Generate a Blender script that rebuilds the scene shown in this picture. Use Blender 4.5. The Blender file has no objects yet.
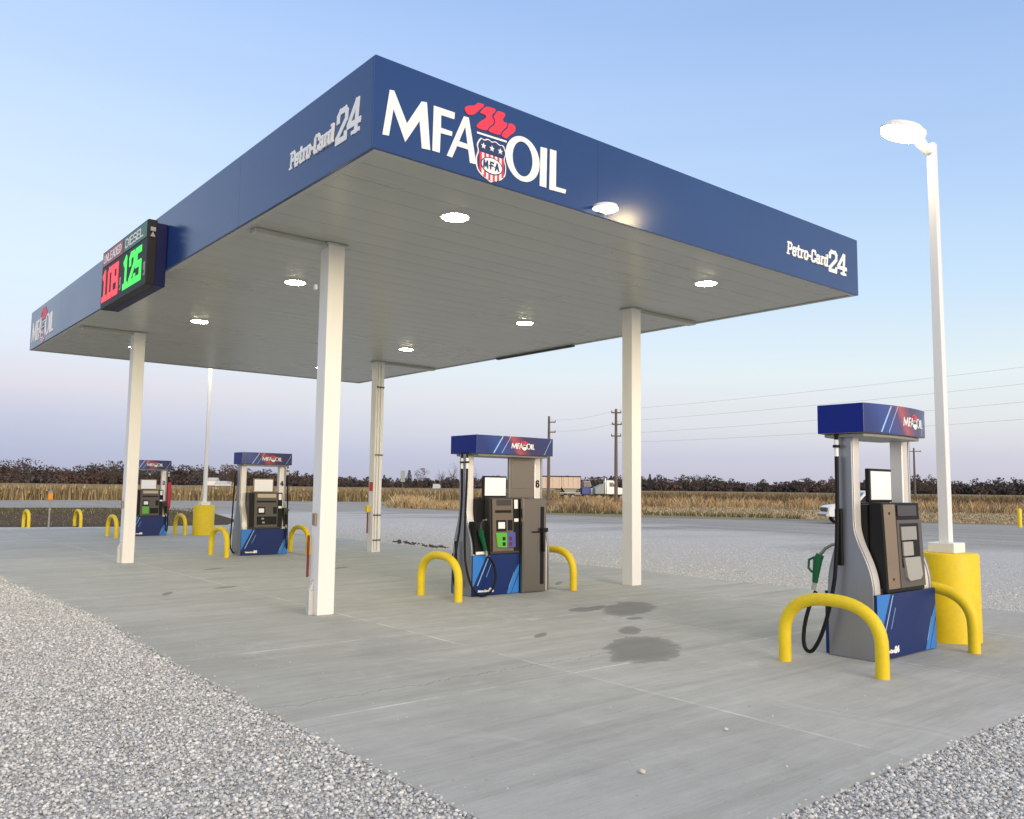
import bpy, bmesh, math, random
import numpy as np
from mathutils import Vector, Matrix, noise
random.seed(7)
S = bpy.context.scene
COL = S.collection
R = math.radians

# ------------------------------------------------------------------ camera
CAM = Vector((-5.055, -9.8025, 1.6))
YAW, PITCH, ROLL, FOC = 0.69242, 0.093712, 0.012005, 841.31
_F = Vector((math.sin(YAW)*math.cos(PITCH), math.cos(YAW)*math.cos(PITCH), math.sin(PITCH)))
_R0 = Vector((math.cos(YAW), -math.sin(YAW), 0)); _U0 = _R0.cross(_F)
_R = _R0*math.cos(ROLL)+_U0*math.sin(ROLL); _U = -_R0*math.sin(ROLL)+_U0*math.cos(ROLL)
cd = bpy.data.cameras.new('camera'); cam = bpy.data.objects.new('camera', cd); COL.objects.link(cam)
cd.sensor_width = 36; cd.lens = FOC*36/1024; cd.clip_end = 6000; cd.clip_start = .05
mw = Matrix((( _R.x, _U.x, -_F.x, CAM.x), (_R.y, _U.y, -_F.y, CAM.y), (_R.z, _U.z, -_F.z, CAM.z), (0, 0, 0, 1)))
cam.matrix_world = mw
S.camera = cam

def ray(u, v):
    return _F + _R*((u-512)/FOC) - _U*((v-409.5)/FOC)
def gp(u, v, z=0.0):
    d = ray(u, v); t = (z-CAM.z)/d.z; q = CAM+d*t; return (q.x, q.y)
def gd(u, dist):
    """ground point seen in column u at the given distance"""
    d = ray(u, 488); h = math.hypot(d.x, d.y)
    return (CAM.x+d.x/h*dist, CAM.y+d.y/h*dist)

# ------------------------------------------------------------------ materials
def mat(name, col, rough=.6, metal=0, spec=.5, emit=None, estr=0, coat=0):
    m = bpy.data.materials.new(name); m.use_nodes = True
    b = m.node_tree.nodes['Principled BSDF']
    b.inputs['Base Color'].default_value = (*col, 1)
    b.inputs['Roughness'].default_value = rough
    b.inputs['Metallic'].default_value = metal
    b.inputs['Specular IOR Level'].default_value = spec
    b.inputs['Coat Weight'].default_value = coat
    if emit:
        b.inputs['Emission Color'].default_value = (*emit, 1); b.inputs['Emission Strength'].default_value = estr
    return m

class NT:
    def __init__(s, m): s.t = m.node_tree; s.n = s.t.nodes; s.l = s.t.links; s.b = s.n.get('Principled BSDF')
    def new(s, typ, **kw):
        x = s.n.new(typ)
        for k, v in kw.items():
            if hasattr(x, k): setattr(x, k, v)
            else: x.inputs[k].default_value = v
        return x
    def link(s, a, b): s.l.new(a, b)
    def val(s, op, a, b=None, c=None):
        x = s.n.new('ShaderNodeMath'); x.operation = op
        for i, q in enumerate((a, b, c)):
            if q is None: continue
            if isinstance(q, (int, float)): x.inputs[i].default_value = q
            else: s.l.new(q, x.inputs[i])
        return x.outputs[0]
    def ramp(s, fac, stops, interp='LINEAR'):
        x = s.n.new('ShaderNodeValToRGB'); cr = x.color_ramp; cr.interpolation = interp
        while len(cr.elements) < len(stops): cr.elements.new(.5)
        for e, (p, c) in zip(cr.elements, stops):
            e.position = p; e.color = (*c, 1) if len(c) == 3 else c
        s.l.new(fac, x.inputs[0]); return x.outputs[0]
    def noise(s, vec, scale, detail=4, rough=.55, dist=0):
        x = s.n.new('ShaderNodeTexNoise'); x.inputs['Scale'].default_value = scale
        x.inputs['Detail'].default_value = detail; x.inputs['Roughness'].default_value = rough
        x.inputs['Distortion'].default_value = dist
        if vec is not None: s.l.new(vec, x.inputs['Vector'])
        return x.outputs[0]
    def mix(s, fac, a, b, blend='MIX'):
        x = s.n.new('ShaderNodeMix'); x.data_type = 'RGBA'; x.blend_type = blend
        for sock, q in ((x.inputs[0], fac), (x.inputs[6], a), (x.inputs[7], b)):
            if isinstance(q, (int, float)): sock.default_value = q
            elif isinstance(q, tuple): sock.default_value = (*q, 1)
            else: s.l.new(q, sock)
        return x.outputs[2]
    def obj(s, scale=(1, 1, 1), rot=0, loc=(0, 0, 0)):
        tc = s.n.new('ShaderNodeTexCoord'); mp = s.n.new('ShaderNodeMapping')
        mp.inputs['Scale'].default_value = scale; mp.inputs['Rotation'].default_value = (0, 0, rot); mp.inputs['Location'].default_value = loc
        s.l.new(tc.outputs['Object'], mp.inputs[0]); return mp.outputs[0]
    def bump(s, h, strength=.3, dist=.01):
        x = s.n.new('ShaderNodeBump'); x.inputs['Strength'].default_value = strength; x.inputs['Distance'].default_value = dist
        s.l.new(h, x.inputs['Height']); s.l.new(x.outputs[0], s.b.inputs['Normal'])

def weather(m, col, amt=.12, scale=3, rough=(.4, .6), bump=0, streak=(1, 1, 1)):
    """slight uneven tone and gloss over a plain paint"""
    n = NT(m); v = n.obj(streak)
    a = n.noise(v, scale, 6, .6); b = n.noise(v, scale*9, 4, .6)
    f = n.val('MULTIPLY_ADD', b, .4, n.val('MULTIPLY', a, .6))
    lo = tuple(c*(1-amt) for c in col); hi = tuple(min(1, c*(1+amt)) for c in col)
    n.link(n.ramp(f, [(.3, lo), (.7, hi)]), n.b.inputs['Base Color'])
    r = n.ramp(a, [(.3, (rough[0],)*3), (.7, (rough[1],)*3)]); n.link(r, n.b.inputs['Roughness'])
    if bump: n.bump(b, bump, .003)
    return m

M = {}
M['white'] = weather(mat('white_paint', (.8, .79, .76)), (.78, .77, .74), .04, 2, (.35, .5), streak=(1, 1, .15))
M['pole_white'] = weather(mat('pole_paint', (.8, .8, .79)), (.8, .8, .79), .03, 2, (.3, .45), streak=(1, 1, .15))
M['blue'] = weather(mat('blue_panel', (.018, .06, .19), spec=.55), (.008, .043, .165), .06, .6, (.16, .24))
M['signwhite'] = mat('white_vinyl', (.85, .85, .83), .4)
M['red'] = mat('red_vinyl', (.75, .03, .07), .4)
M['navy'] = mat('navy_vinyl', (.012, .03, .12), .4)
M['trim'] = weather(mat('grey_trim', (.5, .5, .47)), (.5, .5, .47), .08, 4, (.4, .6))
M['black'] = mat('black_plastic', (.008, .008, .009), .5, spec=.25)
M['rubber'] = mat('black_rubber', (.007, .007, .007), .5, spec=.2)
M['boxnavy'] = mat('navy_metal', (.004, .007, .06), .5, spec=.2)
M['yellow'] = weather(mat('yellow_paint', (.8, .6, .01)), (.76, .56, .008), .13, 3, (.4, .65), bump=.25)
M['silver'] = weather(mat('silver_panel', (.3, .31, .33), metal=.7), (.31, .32, .345), .05, 3, (.3, .42), streak=(1, 1, .2))
M['bright'] = weather(mat('bright_aluminium', (.75, .73, .7), metal=.4), (.74, .72, .68), .04, 3, (.3, .45), streak=(1, 1, .2))
M['steel'] = weather(mat('stainless_steel', (.45, .43, .39), metal=.9), (.24, .225, .20), .03, .6, (.27, .31), streak=(1, 1, 2))
M['bronze'] = weather(mat('bronze_plate', (.16, .12, .09), metal=.55), (.3, .235, .17), .06, 5, (.35, .5))
M['dgrey'] = weather(mat('dark_grey_plastic', (.05, .046, .04), spec=.35), (.05, .046, .04), .1, 6, (.4, .55))
M['grey'] = mat('grey_plastic', (.3, .3, .28), .45)
M['mgrey'] = weather(mat('mid_grey_plastic', (.1, .09, .08), spec=.35), (.105, .095, .085), .08, 6, (.4, .55))
M['bronze2'] = weather(mat('dark_bronze', (.16, .13, .1), metal=.4), (.17, .135, .1), .06, 5, (.35, .5))
M['lgrey'] = mat('light_grey_keypad', (.36, .36, .33), .4)
M['screen'] = mat('screen_glass', (.02, .025, .035), .08)
M['panelwhite'] = mat('white_topper', (.8, .8, .8), .35, emit=(1, .97, .93), estr=.12)
M['pgreen'] = mat('green_sticker', (.1, .42, .04), .4)
M['pblue'] = mat('blue_sticker', (.07, .08, .33), .4)
M['nozgreen'] = mat('green_nozzle_cover', (.003, .09, .03), .4, spec=.3)
M['dred'] = mat('dark_red_paint', (.16, .008, .012), .4)
M['redbox'] = mat('red_label', (.55, .03, .03), .5)
M['orange'] = mat('orange_plastic', (.8, .28, .02), .5)
M['wood'] = weather(mat('weathered_wood', (.16, .12, .1)), (.15, .11, .09), .2, 6, (.8, .9))
M['wire'] = mat('wire_metal', (.12, .12, .13), .5)
M['lens'] = mat('lit_lens', (.9, .9, .88), .3, emit=(1, .9, .52), estr=140)
M['softlens'] = mat('soft_lit_lens', (.9, .9, .88), .3, emit=(1, .93, .8), estr=2.2)
M['lamplens'] = mat('lit_lamp_lens', (.9, .9, .88), .3, emit=(1, .78, .42), estr=70)
M['ledred'] = mat('red_digits', (.3, .01, .01), .4, emit=(1, .02, .04), estr=1.0)
M['ledgreen'] = mat('green_digits', (.02, .3, .02), .4, emit=(.03, 1, .08), estr=.85)
M['hdrred'] = mat('maroon_header', (.32, .05, .07), .4)
M['hdrgreen'] = mat('green_header', (.02, .13, .09), .4)
M['signgreen'] = mat('green_sign_back', (.25, .3, .3), .5)
M['glass'] = mat('dark_glass', (.02, .025, .03), .06)
M['carwhite'] = mat('white_car_paint', (.72, .73, .76), .25, coat=.6)
M['tyre'] = mat('tyre_rubber', (.02, .02, .02), .8)
M['chrome'] = mat('chrome', (.7, .7, .7), .15, metal=1)
M['tan'] = mat('tan_trailer', (.62, .48, .38), .5)
M['trblue'] = mat('blue_truck_paint', (.02, .05, .25), .35)

# ------------------------------------------------------------------ mesh builder
def tag(o, label=None, cat=None, group=None, kind=None):
    for k, v in (('label', label), ('category', cat), ('group', group), ('kind', kind)):
        if v: o[k] = v
    return o
class MB:
    def __init__(s): s.v = []; s.f = []; s.m = []; s.s = []
    def add(s, vs, fs, mi=0, sm=False):
        k = len(s.v); s.v += [tuple(v) for v in vs]
        for f in fs: s.f.append(tuple(i+k for i in f)); s.m.append(mi); s.s.append(sm)
        return s
    def box(s, x0, x1, y0, y1, z0, z1, mi=0, T=None):
        v = [(x, y, z) for z in (z0, z1) for y in (y0, y1) for x in (x0, x1)]
        if T: v = [tuple(T @ Vector(q)) for q in v]
        return s.add(v, [(0, 2, 3, 1), (4, 5, 7, 6), (0, 1, 5, 4), (2, 6, 7, 3), (0, 4, 6, 2), (1, 3, 7, 5)], mi)
    def prism(s, poly, fn, a, b, mi=0, sm=False):
        """polygon (2D) swept between depth a and b; fn(p, q, depth) -> xyz"""
        n = len(poly); v = [fn(p, q, a) for p, q in poly]+[fn(p, q, b) for p, q in poly]
        s.add(v, [tuple(range(n))[::-1], tuple(range(n, 2*n))], mi)
        k = len(s.v)-2*n
        for i in range(n):
            j = (i+1) % n; s.f.append((k+i, k+j, k+n+j, k+n+i)); s.m.append(mi); s.s.append(sm)
        return s
    def tube(s, pts, r, n=12, mi=0, cap=True):
        pts = [Vector(p) for p in pts]; rr = r if isinstance(r, (list, tuple)) else [r]*len(pts)
        k = len(s.v); up = None
        for i, p in enumerate(pts):
            t = (pts[min(i+1, len(pts)-1)]-pts[max(i-1, 0)]).normalized()
            if up is None:
                up = Vector((0, 0, 1)) if abs(t.z) < .9 else Vector((1, 0, 0))
            up = (up-t*up.dot(t)).normalized(); w = t.cross(up)
            for j in range(n):
                a = 2*math.pi*j/n; s.v.append(tuple(p+(up*math.cos(a)+w*math.sin(a))*rr[i]))
        for i in range(len(pts)-1):
            for j in range(n):
                q = (j+1) % n
                s.f.append((k+i*n+j, k+i*n+q, k+(i+1)*n+q, k+(i+1)*n+j)); s.m.append(mi); s.s.append(True)
        if cap:
            s.f.append(tuple(range(k+n-1, k-1, -1))); s.m.append(mi); s.s.append(False)
            e = k+(len(pts)-1)*n; s.f.append(tuple(range(e, e+n))); s.m.append(mi); s.s.append(False)
        return s
    def build(s, name, mats, parent=None, bevel=0, seg=2, angle=35, loc=None):
        me = bpy.data.meshes.new(name); me.from_pydata(s.v, [], s.f)
        for m in (mats if isinstance(mats, (list, tuple)) else [mats]): me.materials.append(M[m] if isinstance(m, str) else m)
        me.polygons.foreach_set('material_index', s.m); me.polygons.foreach_set('use_smooth', s.s)
        bm = bmesh.new(); bm.from_mesh(me); bmesh.ops.recalc_face_normals(bm, faces=bm.faces); bm.to_mesh(me); bm.free()
        if any(s.s): me.set_sharp_from_angle(angle=R(42))
        me.update()
        o = bpy.data.objects.new(name, me); COL.objects.link(o)
        if parent: o.parent = parent
        if loc: o.location = loc
        if bevel:
            b = o.modifiers.new('bevel', 'BEVEL'); b.width = bevel; b.segments = seg; b.limit_method = 'ANGLE'; b.angle_limit = R(angle)
            b.harden_normals = False
        return o
def empty(name, loc, label, cat, group=None, rz=0, scale=1):
    o = bpy.data.objects.new(name, None); COL.objects.link(o); o.location = loc; o.rotation_euler = (0, 0, rz); o.scale = (scale,)*3
    o.empty_display_size = .2
    return tag(o, label, cat, group)
def kids(o): return [c for c in COL.objects if c.parent == o]
def copy_tree(o, parent=None):
    c = o.copy(); COL.objects.link(c)
    if parent: c.parent = parent
    for ch in kids(o): copy_tree(ch, c)
    return c
def dup(o, loc, label, rz=0, group=None):
    c = copy_tree(o); c.location = loc; c.rotation_euler = (0, 0, rz); c['label'] = label
    if group: c['group'] = group
    return c

# ------------------------------------------------------------------ lettering (strokes)
G = {
 'P': ([[(.16,0),(.16,1)],[(.16,1),(.48,1),(.6,.88),(.6,.6),(.48,.47),(.16,.47)]], [[(0,0),(.34,0)],[(0,1),(.2,1)]], .72),
 'e': ([[(.1,.36),(.48,.36),(.48,.56),(.4,.68),(.18,.68),(.08,.54),(.08,.14),(.18,0),(.4,0),(.5,.12)]], [], .62),
 't': ([[(.2,.95),(.2,.1),(.28,0),(.42,0)],[(.04,.68),(.42,.68)]], [], .5),
 'r': ([[(.16,.68),(.16,0)],[(.16,.48),(.3,.66),(.46,.66)]], [[(0,0),(.34,0)],[(0,.68),(.16,.68)]], .54),
 'o': ([[(.08,.14),(.08,.54),(.18,.68),(.4,.68),(.5,.54),(.5,.14),(.4,0),(.18,0),(.08,.14)]], [], .62),
 '-': ([[(.05,.38),(.32,.38)]], [], .42),
 'C': ([[(.58,.72),(.58,.88),(.48,1),(.2,1),(.08,.88),(.08,.12),(.2,0),(.48,0),(.58,.12),(.58,.28)]], [], .7),
 'a': ([[(.08,.6),(.16,.68),(.36,.68),(.46,.58),(.46,0)],[(.46,.38),(.18,.38),(.08,.28),(.08,.1),(.18,0),(.34,0),(.46,.1)]], [[(.46,0),(.6,0)]], .66),
 'd': ([[(.46,1),(.46,0)],[(.46,.6),(.38,.68),(.18,.68),(.08,.55),(.08,.12),(.18,0),(.36,0),(.46,.1)]], [[(.3,1),(.46,1)],[(.46,0),(.6,0)]], .66),
 '2': ([[(.06,.7),(.06,.88),(.16,1),(.46,1),(.56,.88),(.56,.64),(.08,.12),(.08,0),(.58,0),(.58,.16)]], [], .7),
 '4': ([[(.48,0),(.48,1),(.42,1),(.04,.36),(.04,.3),(.66,.3)]], [[(.28,0),(.66,0)]], .74),
 '6': ([[(.5,.85),(.4,1),(.16,1),(.05,.86),(.05,.14),(.16,0),(.42,0),(.52,.14),(.52,.44),(.42,.56),(.05,.56)]], [], .6),
 'U': ([[(.06,1),(.06,.12),(.16,0),(.42,0),(.52,.12),(.52,1)]], [], .62),
 'N': ([[(.06,0),(.06,1),(.52,0),(.52,1)]], [], .62),
 'L': ([[(.06,1),(.06,0),(.48,0)]], [], .56),
 'E': ([[(.5,1),(.06,1),(.06,0),(.5,0)],[(.06,.52),(.42,.52)]], [], .58),
 'A': ([[(.02,0),(.27,1),(.52,0)],[(.1,.34),(.44,.34)]], [], .58),
 'D': ([[(.06,0),(.06,1),(.36,1),(.52,.84),(.52,.16),(.36,0),(.06,0)]], [], .62),
 'I': ([[(.1,0),(.1,1)]], [], .22),
 'S': ([[(.5,.86),(.4,1),(.16,1),(.05,.88),(.05,.62),(.16,.52),(.4,.5),(.52,.4),(.52,.12),(.4,0),(.16,0),(.04,.14)]], [], .6),
 'M': ([[(.04,0),(.1,1),(.34,.2),(.58,1),(.64,0)]], [], .72),
 'F': ([[(.06,0),(.06,1),(.5,1)],[(.06,.52),(.42,.52)]], [], .54),
 'O': ([[(.04,.3),(.04,.7),(.18,.96),(.42,.96),(.56,.7),(.56,.3),(.42,.04),(.18,.04),(.04,.3)]], [], .66),
 '1': ([[(.3,0),(.3,1),(.12,.86)],[(.08,0),(.52,0)]], [], .62),
 '0': ([[(.06,.1),(.06,.9),(.14,1),(.44,1),(.52,.9),(.52,.1),(.44,0),(.14,0),(.06,.1)]], [], .62),
 '9': ([[(.06,0),(.52,0),(.52,1),(.06,1),(.06,.5),(.52,.5)]], [], .62),
 '5': ([[(.52,1),(.06,1),(.06,.52),(.52,.52),(.52,0),(.06,0)]], [], .62),
 '3': ([[(.06,1),(.52,1),(.52,0),(.06,0)],[(.14,.5),(.52,.5)]], [], .62),
 '.': ([[(.06,0),(.1,0)]], [], .2),
}
def textwidth(t, asp=1): return sum(G[c][2] for c in t)*asp
def write(mb, text, fn, x, z, h, w=.16, mi=0, shear=0, asp=1.0, depth=0.004, d0=0.0):
    """strokes of a word laid on a plane: fn(p, q, depth); returns the end x"""
    k = 0
    for ch in text:
        st, serif, adv = G[ch]
        for pl, ww in [(q, w) for q in st]+[(q, w*.62) for q in serif]:
            for a, b in zip(pl[:-1], pl[1:]):
                ax, az, bx, bz = a[0]*asp, a[1]*(1-w)+w/2, b[0]*asp, b[1]*(1-w)+w/2
                dx, dz = bx-ax, bz-az; L = math.hypot(dx, dz) or 1e-6; dx /= L; dz /= L
                hw = ww/2; e = hw*.8
                q = [(ax-dx*e-dz*hw, az-dz*e+dx*hw), (bx+dx*e-dz*hw, bz+dz*e+dx*hw), (bx+dx*e+dz*hw, bz+dz*e-dx*hw), (ax-dx*e+dz*hw, az-dz*e-dx*hw)]
                q = [(x+(u+shear*v)*h, z+v*h) for u, v in q]
                mb.prism(q, fn, d0, d0+depth+k*depth*.05, mi); k += 1
        x += adv*asp*h
    return x

# the sign art of the canopy, in metres on the fascia plane (x right, z up)
ART = {
'M':[(-1.17,4.877),(-1.104,5.333),(-1.056,5.339),(-0.906,5.062),(-0.746,5.33),(-0.684,5.34),(-0.635,4.873),(-0.731,4.864),(-0.764,5.129),(-0.92,4.874),(-1.059,5.16),(-1.101,4.885)],
'F':[(-0.603,5.333),(-0.35,5.338),(-0.354,5.268),(-0.514,5.263),(-0.514,5.133),(-0.375,5.133),(-0.38,5.086),(-0.516,5.078),(-0.522,4.876),(-0.609,4.875)],
'A1':[(-0.437,4.87),(-0.237,5.334),(-0.202,5.27),(-0.372,4.868)],
'A2':[(-0.237,5.334),(-0.176,5.338),(-0.071,4.876),(-0.151,4.871)],
'A3':[(-0.322,5.057),(-0.179,5.057),(-0.172,5.003),(-0.342,5.001)],
'I':[(0.798,5.3),(0.893,5.308),(0.885,4.864),(0.79,4.863)],
'L':[(0.937,5.313),(1.03,5.318),(1.026,4.91),(1.18,4.913),(1.169,4.866),(0.93,4.856)],
'shield':[(-0.024,5.174),(0.02,5.161),(0.072,5.187),(0.122,5.166),(0.172,5.187),(0.23,5.161),(0.28,5.174),(0.322,5.092),(0.29,5.027),(0.319,4.948),(0.312,4.85),(0.25,4.785),(0.176,4.764),(0.12,4.731),(0.071,4.752),(-0.008,4.781),(-0.069,4.836),(-0.083,4.948),(-0.05,5.027),(-0.074,5.092)],
'blue':[(-0.02,5.154),(0.02,5.141),(0.072,5.167),(0.122,5.146),(0.172,5.167),(0.228,5.141),(0.27,5.154),(0.295,5.092),(0.267,5.035),(-0.03,5.028),(-0.049,5.092)],
'bar':[(-0.068,5.224),(0.321,5.234),(0.322,5.214),(-0.068,5.204)],
'f1':[(-0.238,5.418),(-0.193,5.46),(-0.099,5.489),(-0.066,5.533),(0.025,5.538),(-0.004,5.497),(-0.047,5.456),(-0.081,5.417),(-0.131,5.376),(-0.199,5.366)],
'f2':[(0.039,5.528),(0.172,5.537),(0.163,5.498),(0.128,5.466),(0.12,5.434),(0.151,5.407),(0.139,5.361),(0.087,5.316),(0.053,5.263),(-0.086,5.261),(-0.061,5.309),(-0.019,5.352),(0.033,5.387),(0.05,5.42),(0.014,5.434),(-0.046,5.427)],
'f3':[(0.195,5.527),(0.293,5.53),(0.299,5.496),(0.263,5.456),(0.282,5.425),(0.331,5.432),(0.319,5.384),(0.265,5.332),(0.23,5.264),(0.07,5.264),(0.099,5.313),(0.157,5.356),(0.165,5.412),(0.138,5.44),(0.164,5.477)],
'f4':[(0.345,5.436),(0.419,5.443),(0.447,5.407),(0.421,5.348),(0.366,5.31),(0.321,5.253),(0.248,5.266),(0.274,5.32),(0.332,5.373)]}
def soften(p, it=2):
    for _ in range(it):
        q = []
        for i in range(len(p)):
            a, b = p[i], p[(i+1) % len(p)]
            q += [(a[0]*.8+b[0]*.2, a[1]*.8+b[1]*.2), (a[0]*.2+b[0]*.8, a[1]*.2+b[1]*.8)]
        p = q
    return p
for k_ in ('f1', 'f2', 'f3', 'f4'): ART[k_] = soften(ART[k_])
ART['shield'] = soften(ART['shield'], 1)
def logo(mb, fn, detail=True, e=.006):
    """fn(x, z, depth); material slots: 0 white, 1 red, 2 navy"""
    for i, k in enumerate(('M', 'F', 'A1', 'A2', 'A3', 'I', 'L')): mb.prism(ART[k], fn, 0, e*(1+.08*i), 0)
    n = 40; ring = []
    o_ = [(.549+.238*math.cos(t), 5.098+.245*math.sin(t)) for t in [2*math.pi*i/n for i in range(n)]]
    i_ = [(.546+.14*math.cos(t), 5.098+.19*math.sin(t)) for t in [2*math.pi*i/n for i in range(n)]]
    for i in range(n):
        j = (i+1) % n; mb.prism([o_[i], o_[j], i_[j], i_[i]], fn, 0, e, 0)
    for k in ('f1', 'f2', 'f3', 'f4'): mb.prism(ART[k], fn, 0, e*1.2, 1)
    mb.prism(ART['bar'], fn, 0, e*1.3, 0)
    mb.prism(ART['shield'], fn, 0, e*1.6, 0)
    if not detail:
        mb.prism(ART['blue'], fn, 0, e*2, 2); return
    cx, cz = .122, 4.96
    sh = [(cx+(x-cx)*.93, cz+(z-cz)*.95) for x, z in ART['shield']]
    mb.prism(sh, fn, 0, e*1.9, 2)
    mb.prism(ART['blue'], fn, 0, e*2.2, 2)
    for sx in (.012, .122, .233):
        st = []
        for i in range(10):
            a = math.pi/2+i*math.pi/5; rr = .036 if i % 2 == 0 else .015
            st.append((sx+rr*math.cos(a), 5.092+rr*math.sin(a)))
        mb.prism(st, fn, 0, e*2.6, 0)
    # stripes: eleven vertical bars clipped to the lower shield outline
    def half(zc):
        return .165 if zc > 4.9 else .165*max(.05, 1-((4.9-zc)/.16)**2)**.5
    for i in range(11):
        x0 = cx-.158+i*.0287; x1 = x0+.0287; xm = abs((x0+x1)/2-cx)
        zb = 4.9-.15*math.sqrt(max(0, 1-(xm/.17)**2))
        mb.prism([(x0, zb), (x1, zb), (x1, 5.02), (x0, 5.02)], fn, 0, e*(2.4 if i % 2 else 2.5), 1 if i % 2 == 0 else 0)
    ov = [(.122+.145*math.cos(t), 4.905+.092*math.sin(t)) for t in [2*math.pi*i/32 for i in range(32)]]
    mb.prism(ov, fn, 0, e*2.9, 2)
    ov = [(.122+.133*math.cos(t), 4.905+.081*math.sin(t)) for t in [2*math.pi*i/32 for i in range(32)]]
    mb.prism(ov, fn, 0, e*3.1, 0)
    write(mb, 'M', fn, .012, 4.862, .088, .22, 2, asp=.95, depth=e*.3, d0=e*3.1)
    write(mb, 'F', fn, .100, 4.862, .088, .22, 2, asp=.95, depth=e*.3, d0=e*3.1)
    write(mb, 'A', fn, .166, 4.862, .088, .22, 2, asp=.95, depth=e*.3, d0=e*3.1)
    for dx_ in (.083, .154): mb.prism([(dx_, 4.895), (dx_+.01, 4.895), (dx_+.01, 4.908), (dx_, 4.908)], fn, e*3.1, e*3.5, 2)

# ------------------------------------------------------------------ ground
def sheet(name, pts, z, m, holes=None):
    me = bpy.data.meshes.new(name); bm = bmesh.new()
    vs = [bm.verts.new((x, y, z)) for x, y in pts]; f = bm.faces.new(vs)
    if f.normal.z < 0: f.normal_flip()
    bmesh.ops.triangulate(bm, faces=[f]); bm.normal_update()
    for q in bm.faces:
        if q.normal.z < 0: q.normal_flip()
    bm.to_mesh(me); bm.free(); me.materials.append(m)
    o = bpy.data.objects.new(name, me); COL.objects.link(o); o['kind'] = 'structure'
    return o

# field soil and dry grass, out to the horizon
m = mat('field_ground', (.2, .16, .09), 1.0, spec=.08); n = NT(m); v = n.obj()
a = n.noise(v, .05, 6, .65); b = n.noise(v, 1.2, 5, .7)
c1 = n.ramp(a, [(.35, (.2, .15, .085)), (.5, (.29, .23, .14)), (.62, (.17, .16, .075))])
n.link(n.mix(.6, c1, n.ramp(b, [(.3, (.16, .13, .08)), (.7, (.4, .33, .22))])), n.b.inputs['Base Color'])
n.bump(b, .6, .1)
sheet('ground', [(-4000, -4000), (4000, -4000), (4000, 4000), (-4000, 4000)], -.05, m)

# gravel / worn lot
m = mat('gravel_lot', (.4, .4, .4), 1.0, spec=.08); n = NT(m); v = n.obj()
vo = n.new('ShaderNodeTexVoronoi', Scale=40.0); n.link(v, vo.inputs['Vector'])
cell = n.ramp(vo.outputs['Color'], [(.1, (.34, .335, .325)), (.45, (.56, .55, .53)), (.85, (.76, .75, .72))])
gap = n.ramp(vo.outputs['Distance'], [(.25, (1, 1, 1)), (.8, (.5, .5, .5))])
near = n.mix(.7, cell, gap, 'MULTIPLY')
big = n.noise(n.obj((.35, 1.2, 1), rot=R(-35)), .22, 5, .6, .6)
big2 = n.noise(n.obj((1, .12, 1), rot=R(28)), .5, 5, .65, .4)
fine = n.noise(v, 7, 6, .75)
far = n.mix(.5, n.ramp(big2, [(.32, (.26, .255, .245)), (.68, (.48, .465, .435))]), n.ramp(fine, [(.3, (.22, .215, .2)), (.7, (.52, .50, .46))]))
sx = n.new('ShaderNodeSeparateXYZ'); n.link(v, sx.inputs[0])
# distance out from the slab decides loose stone against packed dark lot
dx = n.val('SUBTRACT', sx.outputs[0], 7.8); dy = n.val('SUBTRACT', sx.outputs[1], 23.5)
dd = n.val('MAXIMUM', dx, dy)
ds = n.val('ADD', n.val('MULTIPLY', dd, .055), n.val('MULTIPLY', n.val('SUBTRACT', big, .5), 1.6))
fac = n.ramp(ds, [(.6, (0, 0, 0)), (1.35, (1, 1, 1))])
n.link(n.mix(fac, n.mix(.35, near, (.66, .64, .60)), far), n.b.inputs['Base Color'])
n.bump(n.val('ADD', vo.outputs['Distance'], fine), .7, .02)
lot = [gp(-500, 500), gp(0, 500), gp(200, 499.5), gp(340, 500.5), gp(450, 501), gp(452, 503), gp(378, 504.5), gp(400, 508), gp(440, 510), gp(480, 511.5), gp(550, 514.5), gp(620, 517),
       gp(700, 518.7), gp(820, 521), gp(1024, 525), gp(1300, 531), (80, -30), (60, -60), (-60, -60), (-60, 20)]
sheet('gravel_lot', lot, -.016, m)

# bare patch of grass and soil at the left, beyond the slab
m = mat('verge_soil', (.1, .08, .06), 1.0, spec=.08); n = NT(m); v = n.obj()
a = n.noise(v, .35, 6, .7, .5); b = n.noise(v, 5, 6, .75)
n.link(n.mix(.5, n.ramp(a, [(.3, (.05, .038, .03)), (.5, (.10, .078, .052)), (.65, (.05, .058, .026))]), n.ramp(b, [(.3, (.05, .04, .03)), (.7, (.17, .13, .09))])), n.b.inputs['Base Color'])
n.bump(b, .8, .06)
isl = [gp(-500, 511), gp(-150, 507.5), gp(0, 507.5), (gp(100, 507.5)), gp(165, 509), gp(215, 513.5), gp(237, 520), gp(228, 524.5), gp(130, 526.3), gp(0, 526.8), gp(-250, 528), gp(-500, 530)]
sheet('verge', isl, -.010, m)

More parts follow.
